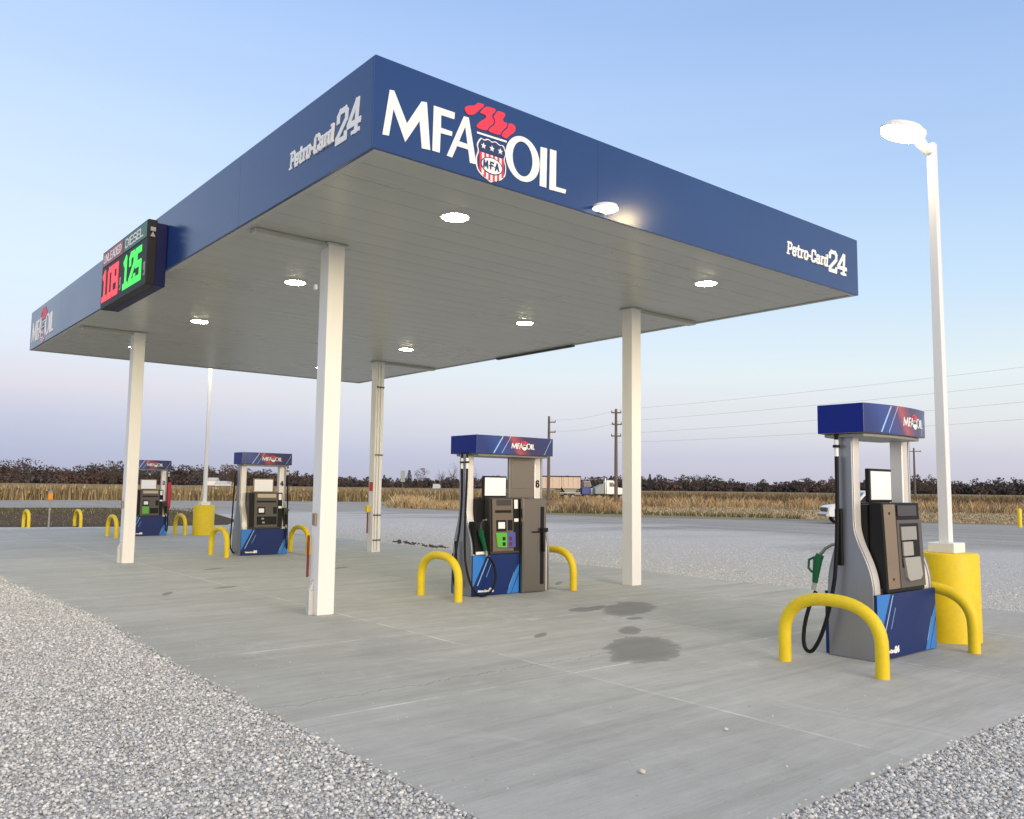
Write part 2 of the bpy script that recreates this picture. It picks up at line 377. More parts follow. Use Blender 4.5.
# concrete slab with tooled joints, stains and a crack in its texture
m = mat('concrete', (.42, .41, .38), .9, spec=.3); n = NT(m); v = n.obj()
big = n.noise(n.obj((.6, .35, 1)), .9, 6, .62, .8); mid = n.noise(v, 3.2, 6, .7, .3); fin = n.noise(v, 60, 4, .7)
broom = n.noise(n.obj((1.4, 45, 1)), 2.0, 4, .7)
streaks = n.noise(n.obj((.35, 3.0, 1), rot=R(-4)), 1.6, 6, .7, .5)
col = n.ramp(big, [(.28, (.33, .328, .295)), (.45, (.44, .438, .40)), (.62, (.51, .508, .472)), (.8, (.59, .588, .55))])
col = n.mix(.42, col, n.ramp(mid, [(.3, (.22, .212, .185)), (.72, (.6, .585, .55))]))
col = n.mix(.34, col, n.ramp(streaks, [(.35, (.22, .212, .19)), (.65, (.6, .585, .56))]))
damp = n.noise(n.obj((.25, .9, 1), rot=R(8), loc=(7, 2, 0)), .55, 7, .68, .9)
col = n.mix(n.val('MULTIPLY', n.ramp(damp, [(.5, (0, 0, 0)), (.62, (1, 1, 1))]), .38), col, (.25, .24, .21))
col = n.mix(.16, col, n.ramp(fin, [(.3, (.2, .2, .19)), (.7, (.6, .6, .58))]))
col = n.mix(.24, col, n.ramp(broom, [(.3, (.2, .2, .19)), (.7, (.6, .6, .58))]))
# white efflorescence blooms
bl = n.noise(n.obj((1, .6, 1), loc=(3, 1, 0)), 1.1, 7, .72, 1.2)
col = n.mix(n.val('MULTIPLY', n.ramp(bl, [(.58, (0, 0, 0)), (.75, (1, 1, 1))]), .55), col, (.62, .61, .59))
sq = n.new('ShaderNodeSeparateXYZ'); n.link(v, sq.inputs[0])
cell = n.val('ADD', n.val('FLOOR', n.val('DIVIDE', n.val('SUBTRACT', sq.outputs[0], .2), 2.78)), n.val('MULTIPLY', n.val('FLOOR', n.val('DIVIDE', n.val('ADD', sq.outputs[1], 4.35), 5.02)), 7.3))
wnz = n.new('ShaderNodeTexWhiteNoise'); wnz.noise_dimensions = '1D'; n.link(cell, wnz.inputs['W'])
col = n.mix(.16, col, n.ramp(wnz.outputs[0], [(0, (.22, .215, .19)), (1, (.62, .62, .6))]))
ty = n.noise(n.obj((.12, 2.6, 1), rot=R(3), loc=(0, 5, 0)), 1.3, 7, .75, .3)
col = n.mix(n.val('MULTIPLY', n.ramp(ty, [(.52, (0, 0, 0)), (.62, (1, 1, 1))]), .3), col, (.27, .265, .23))
pit = n.noise(v, 22, 3, .6)
col = n.mix(n.val('MULTIPLY', n.ramp(pit, [(.66, (0, 0, 0)), (.72, (1, 1, 1))]), .45), col, (.2, .19, .17))
sx = n.new('ShaderNodeSeparateXYZ'); n.link(v, sx.inputs[0])
wob = n.noise(v, 1.5, 3); wv = n.val('MULTIPLY', n.val('SUBTRACT', wob, .5), .03)
def line(axis, at, half, bend=1.0):
    d = n.val('ABSOLUTE', n.val('ADD', n.val('SUBTRACT', sx.outputs[axis], at), n.val('MULTIPLY', wv, bend)))
    return n.val('LESS_THAN', d, half)
brk = n.ramp(n.noise(v, 1.7, 5, .75), [(.42, (.06, .06, .06)), (.62, (.9, .9, .9))])
light = 0
for ax, at in ((1, -4.35), (1, -1.85), (1, 3.2), (1, 8.2), (1, 13.2), (1, 18.2), (0, .2), (0, 3.05), (0, 5.6)):
    l = line(ax, at, .014, .5 if ax else 1); light = n.val('MAXIMUM', light, l)
col = n.mix(n.val('MULTIPLY', n.val('MULTIPLY', light, brk), .85), col, (.7, .69, .66))
# crack running along the near bay
ck = n.noise(n.obj((1, 0, 0)), 2.2, 6, .7)
cd_ = n.val('ABSOLUTE', n.val('ADD', n.val('SUBTRACT', sx.outputs[1], -3.9), n.val('MULTIPLY', n.val('SUBTRACT', ck, .5), .5)))
cm = n.val('MULTIPLY', n.val('LESS_THAN', cd_, .008), n.val('LESS_THAN', sx.outputs[0], 1.2))
col = n.mix(n.val('MULTIPLY', cm, .4), col, (.08, .075, .07))
# spilled fuel stains with uneven rims
wn = n.val('ADD', n.val('MULTIPLY', n.noise(v, 2.6, 5, .6), .7), n.val('MULTIPLY', n.noise(v, 9, 6, .7), .45))
wn = n.val('SUBTRACT', wn, .075)
st = 0
for x, y, rx, ry, rot in ((1.58, -3.95, .80, .38, 38), (1.2, -4.1, .4, .16, 20), (3.62, -1.88, .78, .33, 33), (3.2, -1.6, .4, .12, 20), (2.27, -3.13, .3, .13, 40), (3.0, -1.55, .26, .1, 20), (1.25, -2.75, .16, .06, 30), (.1, 3.4, .22, .1, 20),
                       (3.0, -2.55, .15, .09, 10), (-.9, 3.1, .25, .06, 60), (1.0, 6.4, .3, .1, 30), (4.9, .9, .3, .05, 40), (3.1, 5.3, .34, .1, 30)):
    c, s_ = math.cos(R(rot)), math.sin(R(rot))
    X = n.val('SUBTRACT', sx.outputs[0], x); Y = n.val('SUBTRACT', sx.outputs[1], y)
    a_ = n.val('DIVIDE', n.val('ADD', n.val('MULTIPLY', X, c), n.val('MULTIPLY', Y, s_)), rx)
    b_ = n.val('DIVIDE', n.val('SUBTRACT', n.val('MULTIPLY', Y, c), n.val('MULTIPLY', X, s_)), ry)
    d = n.val('SQRT', n.val('ADD', n.val('MULTIPLY', a_, a_), n.val('MULTIPLY', b_, b_)))
    d = n.val('ADD', d, n.val('MULTIPLY', n.val('SUBTRACT', wn, .5), 1.25))
    st = n.val('MAXIMUM', st, n.val('SUBTRACT', 1.0, d))
stm = n.ramp(st, [(0, (0, 0, 0)), (.10, (.75, .75, .75)), (.35, (1, 1, 1))])
col = n.mix(n.val('MULTIPLY', stm, .7), col, (.125, .115, .095))
n.link(col, n.b.inputs['Base Color'])
n.link(n.ramp(stm, [(0, (.85,)*3), (1, (.6,)*3)]), n.b.inputs['Roughness'])
n.bump(n.val('ADD', n.val('MULTIPLY', fin, .5), n.val('MULTIPLY', broom, .6)), .25, .004)
sl = MB()
xs0, xs1, ys0, ys1 = -2.45, 7.8, -7.33, 23.6
top = []
N = 160
def wobx(t): return .025*noise.noise(Vector((t*1.3, 0, 0)))+.012*noise.noise(Vector((t*6, 3, 0)))
for i in range(N): t = ys0+(ys1-ys0)*i/N; top.append((xs0+wobx(t)+ (.16*math.exp(-((t-1.5)/2.6)**2)), t))
for i in range(60): t = xs0+(xs1-xs0)*i/60; top.append((t, ys1+wobx(t+40)))
for i in range(N): t = ys1+(ys0-ys1)*i/N; top.append((xs1+wobx(t+90)*3, t))
for i in range(60): t = xs1+(xs0-xs1)*i/60; top.append((t, ys0+wobx(t+140)))
sl.prism(top, lambda p, q, d: (p, q, d), -.2, 0.0)
o = sl.build('concrete_slab', m); o['kind'] = 'structure'

# loose crushed stone, real stones near the camera
def stones(name, npts, rng, region, smin, smax):
    ico = bmesh.new(); bmesh.ops.create_icosphere(ico, subdivisions=1, radius=1)
    bv = np.array([q.co[:] for q in ico.verts]); bf = np.array([[q.index for q in f.verts] for f in ico.faces]); ico.free()
    P = region(rng, npts); k = len(P)
    size = smin+(smax-smin)*rng.random(k)**2.2
    V = np.repeat(bv[None], k, 0)*(1+.55*(rng.random((k, len(bv), 1))-.5))
    V = V*(np.stack([np.ones(k), .55+.4*rng.random(k), .45+.35*rng.random(k)], 1)[:, None, :])
    an = rng.random((k, 3))*np.array([6.28, .9, .9])
    cz, sz = np.cos(an[:, 0]), np.sin(an[:, 0]); ca, sa = np.cos(an[:, 1]), np.sin(an[:, 1])
    x, y, z = V[..., 0].copy(), V[..., 1].copy(), V[..., 2].copy()
    y2 = y*ca[:, None]-z*sa[:, None]; z2 = y*sa[:, None]+z*ca[:, None]
    x3 = x*cz[:, None]-y2*sz[:, None]; y3 = x*sz[:, None]+y2*cz[:, None]
    V = np.stack([x3, y3, z2], -1)*size[:, None, None]*.5
    V[..., 0] += P[:, 0:1]; V[..., 1] += P[:, 1:2]; V[..., 2] += P[:, 2:3]
    V = V.reshape(-1, 3); F = (bf[None]+(np.arange(k)*len(bv))[:, None, None]).reshape(-1, 3)
    me = bpy.data.meshes.new(name); me.vertices.add(len(V)); me.vertices.foreach_set('co', V.ravel())
    me.loops.add(F.size); me.loops.foreach_set('vertex_index', F.ravel().astype(np.int32))
    me.polygons.add(len(F)); me.polygons.foreach_set('loop_start', (np.arange(len(F))*3).astype(np.int32))
    for c_, w_ in (((.58, .57, .55), 0), ((.76, .75, .72), 1), ((.37, .37, .37), 2), ((.5, .5, .505), 3), ((.55, .52, .47), 4)):
        me.materials.append(mat('stone', c_, .85))
    mi = rng.choice(5, k, p=[.33, .25, .18, .17, .07]); me.polygons.foreach_set('material_index', np.repeat(mi, len(bf)).astype(np.int32))
    me.update(); me.validate()
    o = bpy.data.objects.new(name, me); COL.objects.link(o); return o
rng = np.random.default_rng(3)
def reg_left(rng, k):
    y = -8.6+(rng.random(k)**1.35)*17; x = -2.43-(rng.random(k))*(2.6+.0*y)
    x = x+.16*np.exp(-((y-1.5)/2.6)**2)+.03*rng.standard_normal(k)
    keep = x > (-5.6+.15*(y+9.8))
    x, y = x[keep], y[keep]
    return np.stack([x, y, -.018+rng.random(len(x))*.02], 1)
def reg_right(rng, k):
    x = -2.4+rng.random(k)*7.5; y = -7.34-rng.random(k)*1.9+.03*rng.standard_normal(k)
    keep = (y > -9.3)
    x, y = x[keep], y[keep]
    return np.stack([x, y, -.018+rng.random(len(x))*.02], 1)
o = stones('loose_gravel', 165000, rng, reg_left, .011, .036); o['kind'] = 'stuff'
tag(o, 'pale crushed stone gravel beside the left edge of the slab', 'gravel')
o = stones('loose_gravel', 75000, rng, reg_right, .011, .036); o['kind'] = 'stuff'
tag(o, 'pale crushed stone gravel in the bottom right corner of the view', 'gravel')
def reg_back(rng, k):
    y = -9+rng.random(k)*32; x = 7.72+rng.random(k)**1.8*9
    return np.stack([x, y, -.016+rng.random(k)*.014], 1)
o = stones('loose_gravel', 42000, rng, reg_back, .012, .034); o['kind'] = 'stuff'
tag(o, 'fine pale stones strewn along the far edge of the slab', 'gravel')
# a few pebbles kicked onto the concrete
def reg_peb(rng, k):
    x = np.concatenate([-2.4+rng.random(k//2)*1.2*rng.random(k//2), -2+rng.random(k-k//2)*9]); y = np.concatenate([-7+rng.random(k//2)*9, -7.3+rng.random(k-k//2)**2*3])
    return np.stack([x, y, np.full(k, .002)], 1)
o = stones('scattered_pebbles', 130, rng, reg_peb, .008, .022); o['kind'] = 'stuff'
tag(o, 'few small pebbles kicked up onto the near concrete', 'pebbles')
for (x, y, s_), lb in (((-1.31, -6.48, .045), 'small pale pebble lying alone on the concrete nearest the gravel corner'), ((-.22, -6.26, .04), 'small pale pebble on concrete left of the bottom right gravel')):
    o = stones('pebble', 1, rng, lambda r, k, x=x, y=y: np.array([[x, y, .012]]), s_, s_+.005); tag(o, lb, 'pebble')
# dark clods at the slab's far edge
def reg_clod(rng, k):
    t = rng.random(k); return np.stack([8.1+.35*t+.12*rng.standard_normal(k), 8.9+3.0*t+.1*rng.standard_normal(k), np.full(k, .0)], 1)
o = stones('dirt_clods', 70, rng, reg_clod, .05, .15); o['kind'] = 'stuff'; o.data.materials.clear(); o.data.materials.append(mat('dark_soil', (.07, .05, .04), .9))
o.data.polygons.foreach_set('material_index', [0]*len(o.data.polygons))
tag(o, 'scatter of dark soil clods on gravel behind the slab', 'dirt')

# ------------------------------------------------------------------ canopy
CX0, CX1, CY0, CY1, ZB, ZT = -1.264, 7.593, -3.171, 12.751, 4.73, 5.63
can = empty('fuel_canopy', (0, 0, 0), 'large flat blue fascia fuel station canopy on four white columns', 'canopy')
# fascia: panels butted with hairline joints
T_ = .03
def panels(a, b, step=3.05):
    k = max(1, round(abs(b-a)/step)); return [(a+(b-a)*i/k, a+(b-a)*(i+1)/k) for i in range(k)]
for y0, y1 in ((CY0, CY0+T_), (CY1-T_, CY1)):
    fb = MB()
    for a, b in panels(CX0, CX1): fb.box(a+.0008, b-.0008, y0, y1, ZB, ZT)
    fb.build('fascia', 'blue', can, bevel=.002, seg=1)
for x0, x1 in ((CX0, CX0+T_), (CX1-T_, CX1)):
    fb = MB()
    for a, b in panels(CY0+T_+.001, CY1-T_-.001): fb.box(x0, x1, a+.0008, b-.0008, ZB, ZT)
    fb.build('fascia', 'blue', can, bevel=.002, seg=1)
MB().box(CX0+.12, CX1-.12, CY0+.12, CY1-.12, ZT-.12, ZT-.06).build('roof_deck', 'trim', can)
# soffit of interlocking ribbed pans running across the canopy
m = mat('soffit_enamel', (.6, .6, .56), .3); n = NT(m); v = n.obj()
rp = n.noise(n.obj((.5, 5, 1)), 1.0, 1, .4); rp2 = n.noise(n.obj((.5, 1, 1)), .8, 2, .5)
n.link(n.ramp(rp2, [(.3, (.43, .43, .375)), (.7, (.47, .47, .41))]), n.b.inputs['Base Color'])
n.link(n.ramp(rp2, [(.3, (.27,)*3), (.7, (.29,)*3)]), n.b.inputs['Roughness'])
n.bump(rp, .2, .006)
sb = MB(); k = 40; w = (CY1-CY0-2*T_)/k
for i in range(k):
    y0 = CY0+T_+i*w
    pf = [(y0+.002, ZB+.05), (y0+.002, ZB+.017), (y0+.008, ZB+.012), (y0+w*.5, ZB+.010), (y0+w-.008, ZB+.012), (y0+w-.002, ZB+.017), (y0+w-.002, ZB+.05)]
    sb.prism(pf, lambda p, q, d: (d, p, q), CX0+T_+.002, CX1-T_-.002)
sb.build('soffit', m, can)
tb = MB()
tb.box(CX0+T_+.002, CX1-T_-.002, CY0+T_+.001, CY0+T_+.06, ZB-.002, ZB+.008); tb.box(CX0+T_+.002, CX1-T_-.002, CY1-T_-.06, CY1-T_-.001, ZB-.004, ZB+.008)
tb.box(CX0+T_+.002, CX0+T_+.06, CY0+T_+.062, CY1-T_-.062, ZB-.004, ZB+.008); tb.box(CX1-T_-.06, CX1-T_-.002, CY0+T_+.062, CY1-T_-.062, ZB-.004, ZB+.008)
tb.build('edge_trim', 'trim', can)
CL = [(0, 0), (5.7546, 0), (0, 8.523), (5.7546, 8.523)]
for (x, y) in CL:
    b = MB()
    if x < 1: b.box(CX0+.17, x-.12, y-.09, y+.09, ZB-.055, ZB+.009)
    else: b.box(x+.12, CX1-.17, y-.09, y+.09, ZB-.055, ZB+.009)
    b.build('beam', m, can, bevel=.006)
hh = .1155
clab = ['nearest', 'right front', 'left', 'back']
for i, (x, y) in enumerate(CL):
    b = MB(); b.box(x-hh, x+hh, y-hh, y+hh, 0, ZB+.009)
    c = b.build('column', 'white', can, bevel=.012, seg=3)
    d = MB(); d.box(x-.15, x+.15, y-.15, y+.15, ZB-.015, ZB+.006); d.build('cap_plate', 'trim', c, bevel=.004)
    if i == 0 or i == 2:
        s_ = -1 if i != 1 else -1
        d = MB(); xx = x+s_*(hh+.035); yy = y+.03
        
        d.box(xx-.03, xx+.034, yy-.04, yy+.04, 0, .30); d.prism([(xx-.03, .301), (xx+.034, .301), (xx+.034, .44)], lambda p, q, d_: (p, d_, q), yy-.035, yy+.035)
        d.build('drain_shoe', 'trim', c, bevel=.006)
    if i in (0, 2):
        d = MB(); d.box(x-hh-.03, x-hh-.001, y-.03, y+.05, 1.11, 1.26); d.build('junction_box', 'bronze', c, bevel=.006)
for i in (0, 3):
    x, y = CL[i]; c = [o for o in kids(can) if o.name.startswith('column')][i]
    xx = x-hh-.035; yy = y+hh+(-.04 if i == 3 else .0)
    b = MB(); b.tube([(xx, yy, .46), (xx, yy, .98)], .016, 10); b.build('red_rod', 'dred', c)
    if i == 3: b = MB(); b.box(xx-.05, xx+.033, yy-.06, yy+.05, .97, 1.14); b.build('yellow_box', 'yellow', c, bevel=.01)
x, y = CL[3]; c = [o for o in kids(can) if o.name.startswith('column')][3]
b = MB(); b.box(x-hh-.012, x-hh-.001, y-.09, y+.07, 1.5, 1.72); b.build('red_sign', 'redbox', c)
for px in (-.05, .03):
    b = MB(); b.tube([(x+px, y-hh-.025, .05), (x+px, y-hh-.025, 4.68)], .021, 12); b.build('conduit', 'pole_white', c)
for z in (.3, .91, 2.39, 4.08):
    b = MB(); b.box(x-.1, x+.1, y-hh-.05, y-hh-.001, z-.014, z+.014); b.build('pipe_strap', 'dgrey', c)
# sensor on nearest column
c0 = [o for o in kids(can) if o.name.startswith('column')][0]
b = MB(); b.box(-hh-.12, -hh-.085, .0, .05, 4.12, 4.19); b.build('sensor', 'white', c0, bevel=.008)
# sagging strip at the far edge of the right side
b = MB(); b.box(CX1-.10, CX1-.02, 3.3, 5.95, ZB-.035, ZB-.002); b.build('gutter_strip', 'dgrey', can)

# downlights in the soffit
LG = [(.5, -2.03), (5.18, -2.03), (.5, 2.18), (5.18, 2.18), (.5, 6.35), (5.18, 6.35), (.5, 10.45), (5.18, 10.45)]
def disc(b, x, y, z0, z1, r0, r1, n=32, mi=0):
    b.tube([(x, y, z0), (x, y, z1)], [r0, r1], n, mi)
for x, y in LG:
    b = MB(); disc(b, x, y, ZB-.004, ZB+.018, .175, .18)
    f = b.build('downlight', 'white', can)
    b = MB(); disc(b, x, y, ZB-.0075, ZB-.0045, .145, .15); b.build('lens', 'lens', f)

def fnF(p, q, d): return (p, CY0-d-.001, q)          # front fascia, facing the camera's right
def fnL(p, q, d): return (CX0-d-.001, -p, q)          # left fascia, seen from the left
b = MB(); logo(b, fnF); b.build('logo', ['signwhite', 'red', 'navy'], can)
b = MB(); logo(b, lambda p, q, d: fnL(p*.97-11.4, q, d)); b.build('logo', ['signwhite', 'red', 'navy'], can)
for fn, x0, W in ((fnF, 5.56, 1.62), (fnL, 1.38, 1.50)):
    b = MB(); h = .2; asp = (W*.70-.03)/(textwidth('Petro-Card')*h)
    write(b, 'Petro-Card', fn, x0, 5.02, h, .17, 0, .14, asp, .005)
    h2 = .355; asp2 = (W*.31)/(textwidth('24')*h2)
    write(b, '24', fn, x0+W*.70, 4.965, h2, .17, 0, .12, asp2*1.06, .005)
    b.build('lettering', 'signwhite', can)
# fixture glowing on the lower lip of the front fascia
fl = empty('fascia_light', (1.72, CY0, ZB+.05), 'round glowing light at the lower edge of the front blue fascia', 'light')
b = MB(); b.tube([(0, -.09, .012), (0, -.09, .05)], [.155, .14], 28); b.box(-.05, .05, -.02, -.001, -.01, .06); b.build('housing', 'white', fl)
b = MB(); b.tube([(0, -.09, -.004), (0, -.09, .004), (0, -.09, .011)], [.13, .148, .15], 28); b.build('lens', 'softlens', fl)

# price sign on the left fascia
ps = empty('price_sign', (CX0, 3.94, 4.47), 'black LED fuel price sign with red and green digits on canopy side', 'price sign')
YA, YB, Z0, Z1 = -1.225, 1.225, .0, .96
XF = -.285
b = MB(); b.box(XF, XF+.13, YA, YB, Z0, Z1); b.build('cabinet', 'black', ps, bevel=.008)
b = MB(); b.box(XF+.131, -.004, YA+.02, YB-.02, Z0+.0, Z1-.03); b.build('back_box', 'boxnavy', ps, bevel=.006)
def fnS(p, q, d): return (XF-d, -p, q)
b = MB(); b.prism([(-1.19, .70), (-.02, .70), (-.02, .93), (-1.19, .93)], fnS, .002, .008, 0); write(b, 'UNLEADED', fnS, -1.12, .745, .145, .15, 1, 0, 1.0*1.02/(textwidth('UNLEADED')*.145), .002, .009)
b.build('red_header', ['hdrred', 'signwhite'], ps)
b = MB(); b.prism([(.02, .70), (1.19, .70), (1.19, .93), (.02, .93)], fnS, .002, .008, 0); write(b, 'DIESEL', fnS, .12, .745, .145, .15, 1, 0, .92/(textwidth('DIESEL')*.145), .002, .009)
b.build('green_header', ['hdrgreen', 'signwhite'], ps)
for x0, mm, s1 in ((-1.16, 'ledred', ('1', '09')), (.05, 'ledgreen', ('1', '25'))):
    b = MB(); h = .53; asp = .98/((textwidth('1.')+textwidth(s1[1]))*h)
    e = write(b, s1[0], fnS, x0, .10, h, .19, 0, 0, asp, .004, .001)
    e = write(b, '.', fnS, e-.02, .10, h, .12, 0, 0, asp, .004, .001)
    write(b, s1[1], fnS, e-.02, .10, h, .19, 0, 0, asp, .004, .001)
    b.build('price_digits', mm, ps)
for x0 in (-.13, 1.1):
    b = MB(); write(b, '9', fnS, x0, .14, .2, .16, 0, 0, .55, .003, .001); b.build('small_digit', 'grey', ps)
b = MB(); b.box(XF+.03, XF+.10, -1.262, -1.228, .78, .84); b.prism([(.02, .70), (.09, .70), (.055, .78)], lambda p, q, d: (XF+p+.01, d, q), -1.25, -1.228); b.build('side_lamp', 'grey', ps, bevel=.002)

# ------------------------------------------------------------------ dispensers
def hdr_mat():
    m = mat('header_print', (.05, .05, .3), .25, spec=.45); n = NT(m); v = n.obj()
    s = n.new('ShaderNodeSeparateXYZ'); n.link(v, s.inputs[0])
    f = n.val('ADD', n.val('MULTIPLY', s.outputs[0], .7), n.val('MULTIPLY_ADD', s.outputs[2], .35, -.28))
    f = n.val('ADD', f, .0); g = n.val('ADD', f, .0)
    x = n.val('MULTIPLY_ADD', s.outputs[0], .78, .5); x = n.val('ADD', x, n.val('MULTIPLY', n.val('SUBTRACT', s.outputs[2], 2.26), .5))
    c = n.ramp(x, [(0, (.006, .03, .17)), (.2, (.012, .06, .28)), (.38, (.05, .04, .17)), (.46, (.4, .07, .09)), (.53, (.22, .05, .1)), (.64, (.035, .03, .12)), (1, (.02, .035, .14))])
    n.link(c, n.b.inputs['Base Color']); return m
M['hdr'] = hdr_mat()
M['hdrside'] = mat('header_side_blue', (.004, .016, .2), .35, spec=.2)
M['pan'] = mat('print_navy', (.005, .024, .13), .33, spec=.35)
M['panl'] = mat('print_light_blue', (.03, .2, .6), .3)
M['pans'] = mat('print_sky_blue', (.35, .55, .85), .3)

def arc(cx, cz, r, a0, a1, n): return [(cx+r*math.cos(R(a0+(a1-a0)*i/n)), cz+r*math.sin(R(a0+(a1-a0)*i/n))) for i in range(n+1)]
def bez(p0, p1, p2, p3, n=14):
    out = []
    for i in range(n+1):
        t = i/n; s = 1-t
        out.append(tuple(s**3*a+3*s*s*t*b+3*s*t*t*c+t**3*d for a, b, c, d in zip(p0, p1, p2, p3)))
    return out
def hose_path(*segs):
    out = []
    for s in segs: out += bez(*s)
    return out

def nozzle(parent, P, rot, cov='nozgreen', hung=True):
    """a fuel nozzle: grip with cover, lever guard, spout. Local: spout up +z"""
    T = Matrix.Translation(P) @ rot
    def tr(l): return [tuple(T @ Vector(q)) for q in l]
    b = MB()
    b.tube(tr([(0, 0, -.14), (0, 0, -.05), (0, .0, .05), (0, .015, .10)]), [.026, .034, .044, .038], 12)
    b.tube(tr([(0, -.03, -.06), (0, -.065, -.03), (0, -.07, .04), (0, -.03, .07)]), .012, 8)
    o = b.build('nozzle', cov, parent)
    b = MB(); b.tube(tr([(0, .015, .10), (0, .05, .16), (0, .10, .20), (0, .16, .215)]), [.017, .015, .0135, .0125], 12); b.build('spout', 'steel', o)
    b = MB(); b.tube(tr([(0, -.005, -.20), (0, 0, -.14)]), [.022, .02], 12); b.build('swivel', 'grey', o)
    return o

def dispenser(loc, label, W=1.15, D=.53, variant='std', scale=1.0, num=None):
    root = empty('fuel_dispenser', loc, label, 'fuel pump', 'fuel dispensers in a row along the slab', scale=scale)
    hw, hd = W/2, D/2; Ht = 2.12
    # side pillars: flared foot narrowing to an upright
    f0 = hd-.035
    prof = [(-f0, .0), (-f0, .62)]
    prof += bez((-f0, .62), (-f0+.0, .92), (-.05, 1.05), (-.05, 1.28), 16)[1:]
    prof += [(-.05, Ht), (.10, Ht)]
    prof += bez((.10, 1.28), (.10, 1.08), (f0, .92), (f0, .62), 16)
    prof += [(f0, .0)]
    for s in (-1, 1):
        b = MB(); x0, x1 = (s*hw, s*(hw-.035))
        b.prism(prof, lambda p, q, d: (d, p, q), min(x0, x1), max(x0, x1), 0, True)
        p = b.build('side_panel', 'silver', root, bevel=.008, seg=2, angle=50)
        pr2 = [(p_*(1-.012/max(.1, abs(p_))), q) for p_, q in prof]
        b = MB(); x0, x1 = (s*(hw-.037), s*(hw-.165)); b.prism(pr2, lambda p, q, d: (d, p, q), min(x0, x1), max(x0, x1), 0, True)
        b.build('pillar', 'bright', root, bevel=.012, seg=3, angle=50)
    # cores
    b = MB(); b.box(-hw+.167, hw-.167, -.10, .11, .66, 1.44); b.build('inner_cabinet', 'black', root)
    b = MB(); b.box(-hw+.167, hw-.167, -f0+.01, f0-.01, .0, .655); b.build('base_cabinet', 'dgrey', root)
    # printed lower doors, front and back
    pw = hw if variant != 'wide' else hw
    xr = hw-.003 if variant != 'wide' else .12
    for s in (-1, 1):
        b = MB(); ya, yb = s*(f0+.002), s*(f0+.03)
        xl = -hw+.003; xrr = xr if s < 0 else hw-.003
        b.box(xl, xrr, min(ya, yb), max(ya, yb), .012, .605)
        def fn(p, q, d, s=s, yb=yb): return (p if s < 0 else -p, yb+s*d, q)
        if s < 0:
            b.prism([(xl, .605), (xl+.26, .605), (xl, .12)], fn, 0, .0012, 1)
            b.prism([(xl+.30, .59), (xl+.315, .59), (xl+.10, .16), (xl+.085, .16)], fn, 0, .0016, 2)
            b.prism([(xl+.345, .47), (xl+.352, .47), (xl+.26, .28), (xl+.253, .28)], fn, 0, .0016, 2)
            b.prism([(xrr-.005, .30), (xrr-.005, .012), (xrr-.15, .012)], fn, 0, .0012, 1)
            b.prism([(xrr-.16, .012), (xrr-.245, .012), (xrr-.07, .36), (xrr-.005, .45), (xrr-.005, .34)], fn, 0, .0010, 1)
            b.prism([(xrr-.20, .10), (xrr-.207, .10), (xrr-.10, .33), (xrr-.095, .33)], fn, 0, .0016, 2)
            e = write(b, 'Petro-Card', fn, xl+.10, .06, .035, .26, 3, .12, 1.0, .001, .0018)
            write(b, '24', fn, e, .052, .065, .27, 3, .12, .9, .001, .0018)
        b.build('lower_door', ['pan', 'panl', 'pans', 'signwhite'], root, bevel=0)
    # header sign, slightly bowed
    hx = W/2+(.055 if variant != 'wide' else -.01)-(.025 if variant == 'card' else 0); ho = {'card': -.08, 'wide': -.02}.get(variant, 0); hdz = .235 if variant != 'wide' else .33; zb, zt = 2.12, 2.40
    pts = []; BOW = .07 if variant == 'card' else .045
    for i in range(13):
        t = -1+2*i/12; pts.append((t*hx, -hdz-BOW*(1-t*t)))
    back = [(-x, -y) for x, y in pts]
    ins = [(x*.93, y*.9) for x, y in pts+back]
    b = MB(); n_ = len(pts+back); k = len(b.v)
    ring = pts+back
    b.prism(ring, lambda p, q, d: (p+ho, q, d), zb, zt, 0)
    for i, f in enumerate(b.f):
        if i >= 2:
            j = i-2
            if j in (len(pts)-1, n_-1): b.m[i] = 1
        else: b.m[i] = 2
    o = b.build('header', ['hdr', 'hdrside', 'grey'], root, bevel=.006, seg=2, angle=60)
    # logo and streaks on the header front, following the bow
    def fh(p, q, d):
        t = p/hx; return (p+ho, -hdz-BOW*(1-t*t)-.001-d, q)
    b = MB(); k_ = .215 if variant != 'wide' else .205
    ox = hx*{'wide': .14, 'card': .42}.get(variant, .17)
    logo(b, lambda x, z, d: fh(ox+x*k_, 2.252+(z-5.1)*k_*.9+.003, d*.25), detail=False)
    b.build('logo', ['signwhite', 'red', 'navy'], o)
    b = MB()
    for xa in (-hx*.62, -hx*.42, hx*.72):
        b = MB(); wd = .022 if xa < -hx*.5 else .01
        b.prism([(xa, zb+.012), (xa+wd, zb+.012), (xa+.17+wd, zt-.012), (xa+.17, zt-.012)], fh, 0, .0012); b.build('streak', 'pans', o)
    b = MB(); b.prism([(x*.9, y*.86) for x, y in ring], lambda p, q, d: (p+ho, q, d), zb-.035, zb-.002); b.build('header_tray', 'grey', root, bevel=.01)
    # console
    def console(x0, x1, s=-1):
        c = MB(); yt, ybm = -.235, -.275
        pr = [(-.102, .612), (ybm, .612), (ybm+.005, .68), (yt, 1.46), (-.102, 1.46)]
        c.prism(pr, lambda p, q, d: (d, -s*p, q), x0, x1)
        return c
    cx0, cx1 = (-.42, .42) if variant != 'wide' else (-.45, .125)
    if variant == 'card': cx0, cx1 = -.41, .35
    co = console(cx0, cx1).build('console', 'dgrey' if variant != 'card' else 'black', root, bevel=.012, seg=3)
    console(-.40, .40, 1).build('rear_console', 'dgrey', root, bevel=.012, seg=3)
    sl_ = (-.235+.27)/.78
    def yc(z): return -.27+(z-.68)*.045
    def fc(p, q, d): q -= .04; return (p, yc(q)-d, q)
